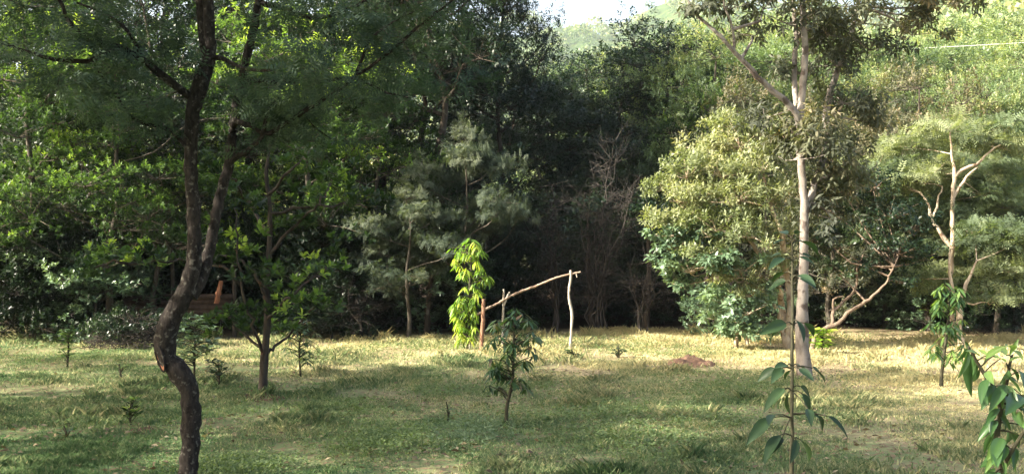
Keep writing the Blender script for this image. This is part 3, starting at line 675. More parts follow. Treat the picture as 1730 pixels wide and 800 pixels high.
# upper canopy above the frame, casts the dappled shade on the lawn
cl = []
for _ in range(22):
    a = rg.uniform(0, 6.28); r_ = 3.0 * math.sqrt(rg.uniform(0, 1))
    cl.append((fb + np.array([r_ * math.cos(a) + .3, r_ * math.sin(a) - .5, rg.uniform(5.2, 7.2) - .12 * r_]), (.75, .75, .3), 1.0))
B2 = Buf(); top = main[-1]; top2 = sec[-1]
for (c, r_, w_) in cl:
    s0 = top if rg.uniform() < .5 else top2
    tube(B2, [s0, (s0 + c) / 2 + np.array([0, 0, .35]), c], [.035, .022, .01], seg=5, step=.4)
crown(rg, L, None, cl, 'feather', n_sub=9, n_sprig=6, n_leaf=4, size=.22, spread=.9, droop=.15, up=.15, flat=.5, sprig_len=.08, tint=(.15, .7))
L.build("crown", 'spray', m_acacia, t); merge(W, B2).build("trunk", b_dark, t)
# wound: raised bark lips around a sunken red-brown heartwood patch
def wound():
    c = at(271, 603, D0 - .055); b = Buf()
    nu, nv = 10, 8; V = []
    ax = nrm(np.array([.30, -.05, -1.0])); side = nrm(np.array([.75, -.65, .15])); out = nrm(np.cross(side, ax));
    if out[1] > 0: out = -out
    for i in range(nu):
        for j in range(nv):
            u = i / (nu - 1) * 2 - 1; v = j / (nv - 1) * 2 - 1
            wv = .042 * math.sqrt(max(0, 1 - u * u * .98)); rr = math.hypot(u, v * .9)
            V.append(c + ax * u * .115 + side * v * wv + out * (-.02 * (1 - min(1, rr)) + .006 + rg.normal(0, .0015)) )
    i = np.arange(nu - 1)[:, None] * nv + np.arange(nv - 1)[None]
    b.add(V, np.stack([i, i + 1, i + nv + 1, i + nv], -1).reshape(-1, 4))
    o = b.build("bark_wound", b_red, t); o["label"] = "red brown open wound in the bark"
    lip = Buf(); th = np.linspace(0, 2 * math.pi, 15)
    tube(lip, [c + ax * .12 * math.cos(a) + side * .046 * math.sin(a) + out * .004 for a in th], [.010] * 15, seg=6, step=.02, knob=.15, rng=rg)
    lip.build("wound_lip", b_dark, t)
wound()

# ------------------------------------------------------------------ tree with rosette leaves and a reddish foot (left middle)
rg = np.random.default_rng(202)
D1 = foot(445, 664)[1]; fb = foot(445, 664)
t = empty("rosette_tree", fb, "slim grey tree with leaf rosettes and reddish foot, right of the crooked trunk", "tree")
W = Buf(); k_ = D1 / F
tube(W, pts([(445, 676), (444, 655), (447, 600), (452, 540), (450, 480), (455, 420), (456, 350), (450, 290), (460, 230)], D1), np.array([15, 8, 6.8, 6, 5.4, 4.6, 3.8, 3, 2]) * k_, seg=12, step=.08, knob=.04, rng=rg)
ends = []
for lst in ([(448, 600), (425, 540), (408, 480), (402, 400), (396, 350)], [(451, 540), (490, 500), (530, 470), (560, 445)], [(451, 500), (420, 450), (380, 430), (340, 425)], [(455, 430), (500, 380), (540, 340), (560, 310)], [(408, 480), (380, 455), (330, 440), (280, 440), (230, 445)],
            [(455, 400), (420, 340), (390, 300), (350, 290)], [(452, 330), (500, 280), (530, 250)], [(448, 600), (478, 575), (505, 548), (530, 520)], [(447, 590), (415, 565), (392, 548)], [(230, 445), (190, 440), (150, 460)], [(456, 360), (520, 350), (580, 345), (620, 350)]):
    P_ = pts([(a, b_, rg.uniform(-.6, .6)) if i_ else (a, b_) for i_, (a, b_) in enumerate(lst)], D1)
    tube(W, P_, np.linspace(3, 1.1, len(P_)) * k_, seg=7, step=.1, wob=.014, rng=rg)
    for q in P_[1:]: ends.append((q, (.36, .36, .26), 1.1)); 
    ends.append((P_[-1] + rg.normal(0, .1, 3), (.45, .45, .28), 1.2))
W.build("trunk", bark_mat("bark_rosette_tree", (.026, .021, .017), (.070, .058, .047), (.075, .042, .03), .3), t)
L = Leaves()
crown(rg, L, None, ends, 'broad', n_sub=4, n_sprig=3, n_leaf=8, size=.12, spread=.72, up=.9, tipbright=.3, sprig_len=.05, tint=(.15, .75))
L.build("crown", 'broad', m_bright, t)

# ------------------------------------------------------------------ tall white-trunked tree
rg = np.random.default_rng(203)
fw = foot(1358, 640); DW = fw[1]
t = empty("white_trunk_tree", fw, "tall white trunked tree with two stems, a long bare fork and brownish leaf clumps", "tree")
W = Buf(); k_ = DW / F
tube(W, pts([(1358, 655), (1358, 636), (1357, 600), (1354, 555), (1357, 500), (1358, 440), (1359, 380), (1357, 320), (1352, 260), (1351, 210), (1356, 150), (1360, 90), (1357, 30), (1356, -40), (1362, -120), (1358, -200)], DW), np.array([19, 13.5, 11.8, 10.8, 9.2, 7.8, 7, 6.6, 6.4, 6.2, 6, 5.6, 5, 4.5, 4, 2.5]) * k_, seg=16, step=.12, knob=.018, wob=.006, rng=rg)
second = pts([(1357, 372), (1366, 340, .1), (1378, 308, .25), (1390, 270, .4), (1399, 230, .5), (1396, 190, .6), (1408, 140, .7), (1422, 100, .8), (1436, 60, .9), (1450, 10, 1.0), (1455, -60, 1.1), (1460, -130, 1.1)], DW)
pale = [pts([(1350, 205), (1335, 180, -.1), (1308, 155, -.2), (1280, 130, -.3), (1252, 100, -.4), (1228, 72, -.5), (1205, 50, -.5), (1180, 28, -.5), (1150, -20, -.5)], DW),
        pts([(1240, 86, -.45), (1238, 50, -.5), (1225, 15, -.6), (1210, -30, -.7)], DW),
        second,
        pts([(1346, 180, .1), (1342, 120, .3), (1346, 60, .5), (1340, 0, .6), (1335, -60, .7)], DW)]
for P_, r_ in zip(pale, ([6, 5.5, 5, 4.5, 4, 3.5, 3, 2.5, 1.5], [2.5, 2, 1.5, 1], [6.5, 6.2, 6, 6, 6, 6, 5.5, 5, 4.5, 4, 3, 2], [5, 4.5, 4, 3.5, 2])): tube(W, P_, np.array(r_) * k_, seg=10, step=.12, knob=.02, wob=.008, rng=rg)
cl = [(at(px_, py_, DW + dz_), (w_, w_, w_ * .8), g_) for px_, py_, dz_, w_, g_ in [
    (1345, 270, 0, .55, 1.2), (1325, 235, .3, .4, .8), (1370, 240, -.2, .5, 1), (1330, 40, 0, .6, .7), (1290, 15, -.3, .5, .6), (1385, 20, .2, .6, .8), (1400, 60, .3, .45, .7), (1230, 15, -.5, .5, .5), (1190, 10, -.5, .4, .5),
    (1370, -60, 0, .8, 1), (1300, -70, 0, .8, 1), (1210, -50, -.6, .7, .8), (1430, -50, .3, .8, 1), (1360, -180, 0, .9, 1), (1270, 60, .2, .35, .35), (1330, 130, .5, .3, .3),
    (1412, 110, .8, .6, 1.3), (1425, 175, .7, .5, 1.2), (1395, 60, .6, .45, .8), (1460, 40, 1, .65, 1), (1520, 25, 1.2, .6, .8), (1570, 10, 1.3, .6, .8), (1540, 60, 1.2, .4, .6), (1490, 80, 1, .4, .6), (1400, 300, .3, .5, .9), (1370, 335, .3, .4, .7), (1425, 255, .6, .4, .6), (1405, 370, .3, .5, .8),
    (1440, -40, 1, .8, 1), (1520, -60, 1, .8, 1), (1600, 0, 1.3, .5, .6), (1460, 205, .8, .35, .4), (1290, 200, .6, .5, .7), (1450, 320, .5, .45, .7)]]
L = Leaves(); B_ = Buf()
trunkpts = np.array(pts([(1352, 260), (1356, 150), (1360, 90), (1357, 30), (1356, -40), (1358, -200)], DW) + pale[0] + pale[1] + list(second[1:]) + pale[3])
for (c, r_, g_) in cl:
    j = np.argmin(np.linalg.norm(trunkpts - c, axis=1)); s0 = trunkpts[j]
    tube(B_, [s0, (s0 + c) / 2 + rg.normal(0, .08, 3), c], [.028, .02, .01], seg=5, step=.3)
crown(rg, L, B_, cl, 'narrow', wide=2.0, n_sub=10, n_sprig=8, n_leaf=8, size=.13, spread=.8, droop=.5, up=.2, twig_r=.006, sprig_len=.16, tint=(.2, .9))
merge(W, B_).build("trunk", b_white, t); L.build("crown", 'narrow', m_brownleaf, t)

# ------------------------------------------------------------------ olive bushy tree left of the white trunk
rg = np.random.default_rng(205)
DO = 21.8; fo = at(1318, 600, DO); fo[2] = 0
t = empty("olive_bushy_tree", fo, "bushy tree with olive upper and bluish lower leaves, tan stems, left of white trunk", "tree")
W = Buf(); k_ = DO / F
SP = []
stems = [[(1330, 606), (1330, 570), (1322, 520), (1310, 470), (1285, 430), (1262, 400), (1240, 360)], [(1330, 580), (1335, 520), (1330, 470), (1322, 400), (1300, 340), (1290, 290)],
         [(1328, 600), (1318, 540), (1300, 500), (1270, 480), (1230, 470)], [(1243, 592), (1246, 560), (1240, 520), (1215, 480), (1180, 440)], [(1265, 596), (1262, 560), (1250, 500), (1240, 440), (1200, 380)]]
for sidx, lst in enumerate(stems):
    P_ = pts([(a, b_, 0 if i_ < 2 else rg.uniform(-.5, .4)) for i_, (a, b_) in enumerate(lst)], DO)
    tube(W, P_, np.linspace(6.5 if sidx < 2 else 4, 2.2, len(P_)) * k_, seg=9, step=.12, knob=.05, wob=.012, rng=rg); SP += list(resample(P_, np.ones(len(P_)), .15)[0][4:])
def clumps_at(lst, D): return [(at(a, b_, D + c_), (w_, w_, w_ * .75), g_) for a, b_, c_, w_, g_ in lst]
clA = clumps_at([(1160, 300, -.3, .5, 1), (1145, 340, -.2, .4, 1), (1185, 340, -.5, .55, 1.2), (1220, 300, -.3, .6, 1.2), (1250, 250, 0, .55, 1.2), (1200, 260, .1, .5, 1), (1280, 290, -.3, .6, 1.2), (1290, 230, .3, .5, 1), (1250, 340, -.7, .6, 1.2), (1160, 390, -.4, .55, 1),
    (1210, 390, -.8, .6, 1.1), (1260, 400, -.8, .55, 1), (1300, 350, -.4, .5, 1), (1310, 400, -.2, .45, .8), (1235, 215, .2, .35, .8), (1120, 320, 0, .25, .6), (1300, 450, -.3, .4, .6), (1190, 440, -.6, .4, .7), (1240, 470, -.5, .3, .6), (1310, 260, 0, .5, .9), (1320, 320, .2, .5, .9), (1270, 500, -.4, .3, .5), (1130, 380, -.2, .35, .7)], DO)
clB = clumps_at([(1150, 420, -.2, .45, 1), (1165, 460, -.3, .5, 1.1), (1210, 450, -.6, .5, 1.1), (1255, 460, -.6, .45, 1), (1150, 485, 0, .3, .8), (1225, 510, -.5, .42, 1), (1265, 530, -.5, .38, 1), (1250, 560, -.4, .3, .8), (1290, 560, -.3, .35, .8), (1215, 540, -.2, .3, .6), (1300, 510, -.2, .3, .6), (1140, 400, -.3, .35, .6), (1200, 400, -.7, .35, .5), (1135, 450, 0, .35, .8)], DO)
B_ = Buf(); link(B_, clA + clB, SP, rg)
L = Leaves(); crown(rg, L, B_, clA, 'simple', n_sub=14, n_sprig=10, n_leaf=8, size=.105, spread=.85, droop=.2, up=.5, twig_r=.008, sprig_len=.17, tint=(.3, .65), tipbright=.12, wide=.75)
L.build("crown", 'simple', m_olive, t)
L = Leaves(); crown(rg, L, B_, clB, 'broad', n_sub=10, n_sprig=6, n_leaf=7, size=.13, spread=.8, droop=.3, up=.4, twig_r=.008, sprig_len=.12, tint=(.3, .95))
o = L.build("low_foliage", 'broad', m_blue, t); o["label"] = "bluish green leaves of the lower branches"
merge(W, B_).build("trunk", b_tan, t)

# ------------------------------------------------------------------ curved bare branches: leaning small tree right of the white trunk
rg = np.random.default_rng(206)
DC = 21.0; fc = at(1372, 585, DC); fc[2] = 0
t = empty("leaning_bare_tree", fc, "small leaning tree with curved bare branches reaching right from beside the white trunk", "tree")
W = Buf(); k_ = DC / F
SP = tube(W, pts([(1372, 600), (1376, 570), (1392, 556), (1415, 545), (1432, 528), (1455, 514), (1475, 500), (1495, 480), (1510, 450)], DC), np.array([5, 4.3, 3.8, 3.5, 3.2, 2.8, 2.3, 1.8, 1.2]) * k_, seg=9, step=.08, knob=.05, wob=.01, rng=rg)
tube(W, pts([(1405, 550), (1408, 525, .1), (1425, 510, .2), (1438, 498, .2), (1446, 480, .3), (1448, 455, .3), (1458, 430, .3)], DC), np.array([3, 2.8, 2.6, 2.4, 2.1, 1.8, 1]) * k_, seg=8, step=.08, knob=.05, wob=.01, rng=rg)
tube(W, pts([(1408, 525, .1), (1408, 505, .1), (1425, 500, .1)], DC), np.array([2, 1.6, 1]) * k_, seg=6, step=.08, rng=rg)
cl = clumps_at([(1520, 430, .2, .5, 1), (1470, 410, .4, .5, 1), (1500, 370, .4, .6, 1.2), (1450, 370, .5, .55, 1), (1540, 390, .4, .5, 1), (1420, 420, .5, .4, .8), (1560, 440, .4, .4, .8), (1395, 400, .4, .4, .9), (1410, 455, .5, .35, .8), (1430, 330, .5, .5, 1), (1390, 345, .5, .4, .9), (1475, 320, .6, .5, .9), (1540, 480, .4, .35, .7), (1480, 450, .3, .4, .8)], DC)
B_ = Buf(); link(B_, cl, SP[5:], rg); L = Leaves(); crown(rg, L, B_, cl, 'simple', n_sub=12, n_sprig=8, n_leaf=7, size=.09, spread=.8, droop=.2, up=.4, twig_r=.006, sprig_len=.14, tint=(.3, .95))
merge(W, B_).build("trunk", b_bare, t); L.build("crown", 'simple', m_dark, t)

# ------------------------------------------------------------------ slender tan trunks at right
def slender(name, label, D, base, main_, rads, brs, cls, seed, bark=b_tan, kind='spray', lm=m_grey, size=.26):
    rg = np.random.default_rng(seed); f_ = at(base[0], base[1], D); f_[2] = 0
    t = empty(name, f_, label, "tree", "slender tan trunked trees"); W = Buf(); k_ = D / F
    mp_ = pts(main_, D); tube(W, mp_, np.array(rads) * k_ * .78, seg=9, step=.12, knob=.05, wob=.01, rng=rg)
    SP = list(mp_[3:])
    for lst, r_ in brs: SP += list(tube(W, pts(lst, D), np.linspace(r_, r_ * .35, len(lst)) * k_, seg=7, step=.1, knob=.05, wob=.01, rng=rg))
    B_ = Buf(); L = Leaves(); cl = [(at(a, b_, D + c_ + .35), (w_, w_, w_ * .6), g_ * 1.2) for a, b_, c_, w_, g_ in cls]
    link(B_, cl, SP, rg, .014)
    crown(rg, L, B_, cl, kind, n_sub=10, n_sprig=7, n_leaf=4, size=size, spread=.9, droop=.2, up=.2, flat=.4, twig_r=.006, sprig_len=.08, tint=(.35, .95))
    merge(W, B_).build("trunk", bark, t); L.build("crown", kind, lm, t)
slender("slender_tree", "slender tan trunked tree at right with forked top and layered feathery leaves", 23.0, (1606, 577), [(1608, 588), (1608, 540), (1606, 470), (1610, 400), (1609, 340), (1611, 295), (1607, 260), (1605, 225)], [7, 6, 5.5, 5, 4.5, 4, 2.5, 1.5],
        [([(1611, 300), (1628, 285), (1650, 278), (1665, 262), (1690, 245)], 3.5), ([(1610, 335), (1622, 315), (1640, 290), (1652, 282)], 3.5), ([(1608, 420), (1590, 395), (1575, 370), (1568, 345), (1555, 325)], 4), ([(1575, 370), (1585, 340), (1592, 315)], 2.5)],
        [(1690, 250, 0, .7, 1.1), (1650, 240, .2, .7, 1), (1600, 220, 0, .6, .8), (1560, 310, 0, .7, 1.1), (1520, 300, .2, .7, 1), (1540, 250, .3, .7, 1), (1660, 330, .3, .6, .8), (1590, 290, .4, .6, .7), (1480, 290, .2, .6, .9)], 207)
slender("slender_tree", "short forked tan trunk at right with feathery leaves above the broad edge sapling", 21.8, (1622, 590), [(1624, 598), (1622, 560), (1620, 520), (1622, 500), (1632, 480), (1640, 465), (1650, 440)], [8, 7, 6.5, 5, 4, 3, 1.5],
        [([(1621, 515), (1610, 490), (1604, 450), (1606, 420)], 4), ([(1622, 512), (1645, 512), (1668, 510)], 2)],
        [(1680, 420, 0, .6, 1.1), (1700, 460, -.2, .5, 1.1), (1690, 500, -.2, .45, 1), (1650, 400, .2, .5, .9), (1720, 400, 0, .6, 1), (1560, 470, .3, .35, .6)], 208)

# ------------------------------------------------------------------ dead twiggy shrubs in the dark gap
def twiggy(label, px, py, D, wpx, hpx, n_, seed):
    rg = np.random.default_rng(seed); f_ = at(px, py, D); f_[2] = 0
    t = empty("bare_shrub", f_, label, "shrub", "bare twiggy shrubs"); M_ = Buf(); T_ = Buf(); k_ = D / F
    for i in range(n_):
        a = rg.uniform(0, 6.28); sp_ = wpx * k_ * rg.uniform(.1, 1); h_ = hpx * k_ * rg.uniform(.55, 1)
        e = f_ + np.array([math.cos(a) * sp_, math.sin(a) * sp_, h_]); m1 = f_ + np.array([math.cos(a) * sp_ * .25, math.sin(a) * sp_ * .25, h_ * .45])
        C = tube(M_, [f_ + rg.normal(0, .1, 3) * [1, 1, 0], m1, (m1 + e) / 2 + rg.normal(0, .12, 3), e], [.026, .02, .013, .006], seg=5, step=.3, wob=.06, rng=rg)
        for c in C[2:]:
            for _ in range(5):
                v = rg.normal(0, 1, 3); v[2] = abs(v[2]) * .9 - .15; v = v / np.linalg.norm(v) * rg.uniform(.25, .8)
                q = c + v; tube(T_, [c, c + v * .5 + rg.normal(0, .06, 3), q], [.007, .005, .003], seg=3, step=.4)
                for _ in range(2):
                    v2 = v * .4 + rg.normal(0, .2, 3); tube(T_, [c + v * .6, c + v * .6 + v2], [.004, .002], seg=3, step=1)
    merge(M_, T_).build("stems", b_twig, t)
twiggy("big bare grey shrub of tangled twigs in the dark gap behind the right post", 1010, 566, 25.4, 70, 320, 9, 301)
twiggy("bare shrub with pale twigs between the right post and the olive tree", 1082, 566, 25.0, 45, 120, 7, 302)
twiggy("low bare shrub of dry sticks under the left trees beside the lime sapling", 610, 584, 23.4, 70, 70, 9, 303)
twiggy("dry grey sticks standing in shade left of the right post", 940, 566, 25.5, 45, 250, 5, 304)

# slim shaded trunks standing in the dark gap
for j, (px, py, lean, lb) in enumerate([(1090, 562, 18, "slim shaded trunk leaning right between the bare shrubs"), (1000, 560, -6, "slim shaded trunk just right of the stick frame"), (1168, 558, 2, "thin shaded trunk left of the olive tree"), (722, 572, 6, "slim shaded trunk left of the lime sapling"),
        (150, 575, -8, "slim shaded trunk near the small sapling at far left"), (255, 575, 14, "tall shaded trunk rising behind the shed's left part"), (1516, 556, 8, "thin trunk at the edge of the dry grass right of the bare branches")]):
    rg = np.random.default_rng(400 + j); D = foot(px, py)[1] + .6; f_ = at(px, py, D); f_[2] = 0
    t = empty("slim_tree", f_, lb, "tree", "slim trunks in the shade of the wood"); W = Buf(); k_ = D / F
    P_ = pts([(px, py + 20), (px + lean * .2, py - 50), (px + lean * .6 + rg.normal(0, 4), py - 110), (px + lean + rg.normal(0, 6), py - 160), (px + lean * 1.4, py - 195)], D)
    tube(W, P_, np.array([6.5, 5, 4.2, 3.2, 1.5]) * k_, seg=8, step=.15, knob=.04, wob=.012, rng=rg)
    L = Leaves(); B_ = Buf(); crown(rg, L, B_, [(P_[-1], (.9, .9, .6), 1.3), (P_[-2], (.7, .7, .4), 1)], 'simple', n_sub=9, n_sprig=7, n_leaf=7, size=.12, spread=.8, sprig_len=.15)
    merge(W, B_).build("trunk", b_brown, t); L.build("crown", 'simple', m_dark, t)

# ------------------------------------------------------------------ stick frame
def stickframe():
    rg = np.random.default_rng(501)
    f_ = foot(880, 592); t = empty("stick_frame", f_, "rough frame of crooked sticks with a long sloping top rail beside the lime sapling", "frame")
    k_ = f_[1] / F; D = f_[1]
    def post(lst, r_, mat, lb, d=D):
        b_ = Buf(); P_ = pts(lst, d); P_[0][2] = -.1
        tube(b_, P_, np.array(r_) * k_, seg=9, step=.05, knob=.05, wob=.003, rng=rg); o = b_.build("post", mat, t); o["label"] = lb
    post([(813, 608), (814, 570), (816, 540), (817, 505)], [3.9, 3.6, 3.4, 2.9], b_redpost, "thick reddish brown post", D - .2)
    post([(848, 590), (849, 550), (850, 520), (851, 488)], [2.1, 2, 1.8, 1.6], b_pale, "thin pale post")
    post([(963, 592), (965, 560), (966, 530), (961, 495), (964, 470), (964, 456)], [2.5, 2.3, 2.5, 2.1, 2.3, 1.9], b_pale, "pale wavy post at the right end")
    post([(793, 590), (793, 572), (792, 558)], [2.6, 2.5, 2.4], b_pale, "short pale stub")
    b_ = Buf(); tube(b_, pts([(800, 535, -.1), (818, 524, -.1), (846, 509, -.05), (872, 495), (905, 483), (935, 470), (963, 463), (981, 459)], D), np.array([1.8, 2, 2, 1.9, 1.8, 1.7, 1.6, 1.3]) * k_, seg=8, step=.05, knob=.06, wob=.004, rng=rg); b_.build("top_rail", b_rail, t)
    b_ = Buf(); tube(b_, pts([(851, 516, -.02), (856, 503, -.02), (861, 493, -.02)], D), np.array([1.9, 1.9, 1.6]) * k_, seg=7, step=.05, rng=rg); b_.build("twig_stub", b_pale, t); b_ = Buf()
    tube(b_, pts([(973, 460), (975, 468)], D), np.array([1.2, 1]) * k_, seg=6, step=.05); b_.build("twig_stub", b_pale, t)
stickframe()

# ------------------------------------------------------------------ saplings
def sapling(name, label, loc_px, D, stem_pts, stem_r, whorls, kind, mat, seed, group=None, cat="sapling", stem_mat=None, base=None):
    """whorls: (px, py, dz, n_leaves, size, droop, spread_radius)"""
    rg = np.random.default_rng(seed)
    f_ = at(stem_pts[0][0], 0, D) if base is None else np.array(base, float); f_[2] = float(ground_z(f_[0], f_[1]))
    t = empty(name, f_, label, cat, group); W = Buf(); k_ = D / F
    P_ = pts(stem_pts, D); P_[0][2] = f_[2] - .03
    tube(W, P_, np.array(stem_r) * k_, seg=8, step=.06, knob=.04, rng=rg); A = np.array(resample(P_, stem_r, .04)[0])
    L = Leaves()
    for (px, py, dz, n_, sz, droop, sp_) in whorls:
        c = at(px, py, D + dz); j = np.argmin(np.linalg.norm(A - c, axis=1) - 0 * A[:, 2]); s0 = A[max(0, j - 2)]
        if np.linalg.norm(s0 - c) > .03: tube(W, [s0, (s0 + c) / 2 + np.array([0, 0, .012]), c], [stem_r[-1] * .9 * k_, stem_r[-1] * .7 * k_, stem_r[-1] * .5 * k_], seg=5, step=.08)
        a = np.arange(n_) * 2.399 + rg.uniform(0, 6.28) + rg.normal(0, .25, n_)
        o_ = np.stack([np.cos(a), np.sin(a), np.zeros(n_)], 1)
        D_ = o_ * 1.0 + np.array([0, 0, 1]) * (rg.uniform(.35, .7, (n_, 1)) - droop)
        Pl = c + o_ * .01 + np.array([0, 0, 1]) * rg.uniform(-sp_, sp_, (n_, 1))
        tt = rg.uniform(.15, .9); 
        L.add(Pl, D_, np.tile([0, 0, 1.], (n_, 1)) + o_ * .3 + rg.normal(0, .25, (n_, 3)), sz * rg.uniform(.65, 1.15, n_), np.clip(tt + rg.normal(0, .12, n_), 0, 1))
    L.W = [w_ * (1.5 if kind == 'narrow' else 1.0) * rg.uniform(.7, 1.2, len(w_)) for w_ in L.W]
    W.build("stem", stem_mat or b_stem, t); L.build("foliage", kind, mat, t)
    return t

# lime coloured drooping sapling
rg = np.random.default_rng(601)
DL = foot(792, 592)[1]
wh = []
for _ in range(130):
    py = rg.uniform(410, 572); f_ = (py - 400) / 180; hw = 35 * (1 - .62 * f_) * min(1, .45 + f_ * 3.5) ; hw *= .72 + .45 * math.sin(py * .11) ** 2; cx = 794 - 18 * max(0, f_ - .3) + 5 * math.sin(py * .07)
    wh.append((cx + rg.uniform(-hw, hw), py, rg.uniform(-hw, hw) * DL / F, int(rg.integers(4, 9)), rg.uniform(.13, .24), rg.uniform(1.2, 1.9), .03))
sapling("lime_sapling", "lime green sapling with a column of drooping narrow leaves beside the stick frame", None, DL, [(790, 592), (791, 540), (794, 480), (796, 430), (794, 402)], [3, 2.6, 2.2, 1.6, 1], wh + [(794, 404, 0, 12, .24, 1.0, .03)] * 2, 'narrow', m_lime, 602)
# mango-like sapling centre
DM = foot(857, 722)[1]
wh = []; rg = np.random.default_rng(603)
for _ in range(62):
    py = rg.uniform(528, 655); f_ = (py - 515) / 150; hw = 40 * min(1, .55 + f_)
    wh.append((867 + rg.uniform(-hw, hw), py, rg.uniform(-hw, hw) * DM / F, 8, .155, 1.1, .025))
wh += [(872, 522, 0, 10, .15, .9, .02), (895, 540, -.05, 8, .15, 1.0, .02), (832, 625, 0, 8, .15, 1.2, .02), (905, 600, 0, 8, .15, 1.2, .02), (826, 650, 0, 4, .14, 1.7, .01)]
sapling("mango_sapling", "young tree with long drooping dark leaves standing alone in the middle of the lawn", None, DM, [(856, 722), (856, 690), (860, 670), (866, 640), (868, 590), (868, 550), (872, 525)], [3.6, 3.2, 3, 2.6, 2.2, 1.8, 1.2], wh, 'narrow', m_mango, 604)
# near sapling, opposite drooping leaves on a thin straight stem
def near_sapling():
    rg = np.random.default_rng(605); D = 5.0
    f_ = at(1335, 0, D); f_[2] = float(ground_z(f_[0], D))
    t = empty("young_sapling", f_, "thin straight near sapling with tiers of drooping oval leaves before the white trunk", "sapling")
    W = Buf(); k_ = D / F
    sp = pts([(1335, 1216), (1336, 1000), (1337, 800), (1338, 700), (1338, 620), (1339, 540), (1339, 470), (1338, 410), (1337, 398)], D)
    tube(W, sp, np.array([6, 5, 3.7, 3.2, 2.9, 2.5, 2.0, 1.4, .8]) * k_, seg=10, step=.05, knob=.05, wob=.001, rng=rg)
    L = Leaves()
    # leaf: attach px,py ; base px,py ; tip px,py ; depth offset ; length factor
    lv = [(1338, 700, 1322, 738, 1290, 766), (1338, 740, 1345, 742, 1342, 775), (1338, 740, 1352, 742, 1378, 768), (1338, 735, 1318, 734, 1288, 768),
          (1338, 705, 1300, 706, 1265, 740), (1338, 700, 1382, 702, 1398, 732), (1338, 698, 1398, 702, 1442, 732), (1338, 705, 1308, 700, 1296, 704),
          (1338, 660, 1325, 655, 1290, 684), (1338, 662, 1332, 662, 1325, 696), (1338, 655, 1352, 652, 1378, 672), (1338, 660, 1355, 664, 1375, 695), (1338, 660, 1365, 690, 1372, 708), (1338, 655, 1322, 660, 1300, 682), (1378, 690, 1370, 695, 1388, 704),
          (1338, 622, 1310, 621, 1279, 640), (1338, 622, 1322, 621, 1305, 638), (1338, 618, 1330, 616, 1312, 614), (1338, 624, 1338, 624, 1322, 634), (1338, 622, 1350, 622, 1375, 636), (1338, 620, 1372, 621, 1402, 636), (1338, 618, 1348, 617, 1362, 618),
          (1339, 548, 1328, 545, 1292, 556), (1339, 546, 1345, 540, 1366, 570), (1339, 548, 1358, 545, 1378, 555), (1339, 552, 1325, 556, 1300, 560),
          (1339, 478, 1328, 474, 1292, 484), (1339, 470, 1348, 465, 1376, 470), (1339, 466, 1350, 470, 1384, 482), (1339, 462, 1325, 460, 1304, 468), (1339, 440, 1350, 434, 1378, 440), (1339, 440, 1325, 436, 1300, 444),
          (1338, 412, 1350, 407, 1386, 414), (1338, 410, 1327, 405, 1302, 408), (1338, 404, 1330, 396, 1308, 384), (1338, 404, 1343, 395, 1356, 385), (1338, 430, 1320, 428, 1300, 430), (1338, 424, 1355, 430, 1385, 434)]
    for (ax_, ay, bx_, by, tx, ty) in lv:
        dz = rg.uniform(-.12, .12)
        a0 = at(ax_, ay, D); b0 = at(bx_, by, D + dz * .5); e = at(tx, ty, D + dz * 1.6)
        if np.linalg.norm(a0 - b0) > .012: tube(W, [a0, (a0 + b0) / 2 + np.array([0, 0, .008]), b0], np.array([1.3, 1.1, .9]) * k_, seg=5, step=.03)
        v = e - b0; ln = np.linalg.norm(v)
        sgn = np.array([rg.normal(0, .25), -0.45 + rg.normal(0, .25), .8])
        L.add(b0[None], v[None], sgn[None], np.array([ln]), np.array([rg.uniform(.1, .7)]), np.array([.95 if ln < .12 else .7]))
    W.build("stem", b_stem, t)
    L.build("foliage", 'fine', m_sap, t)
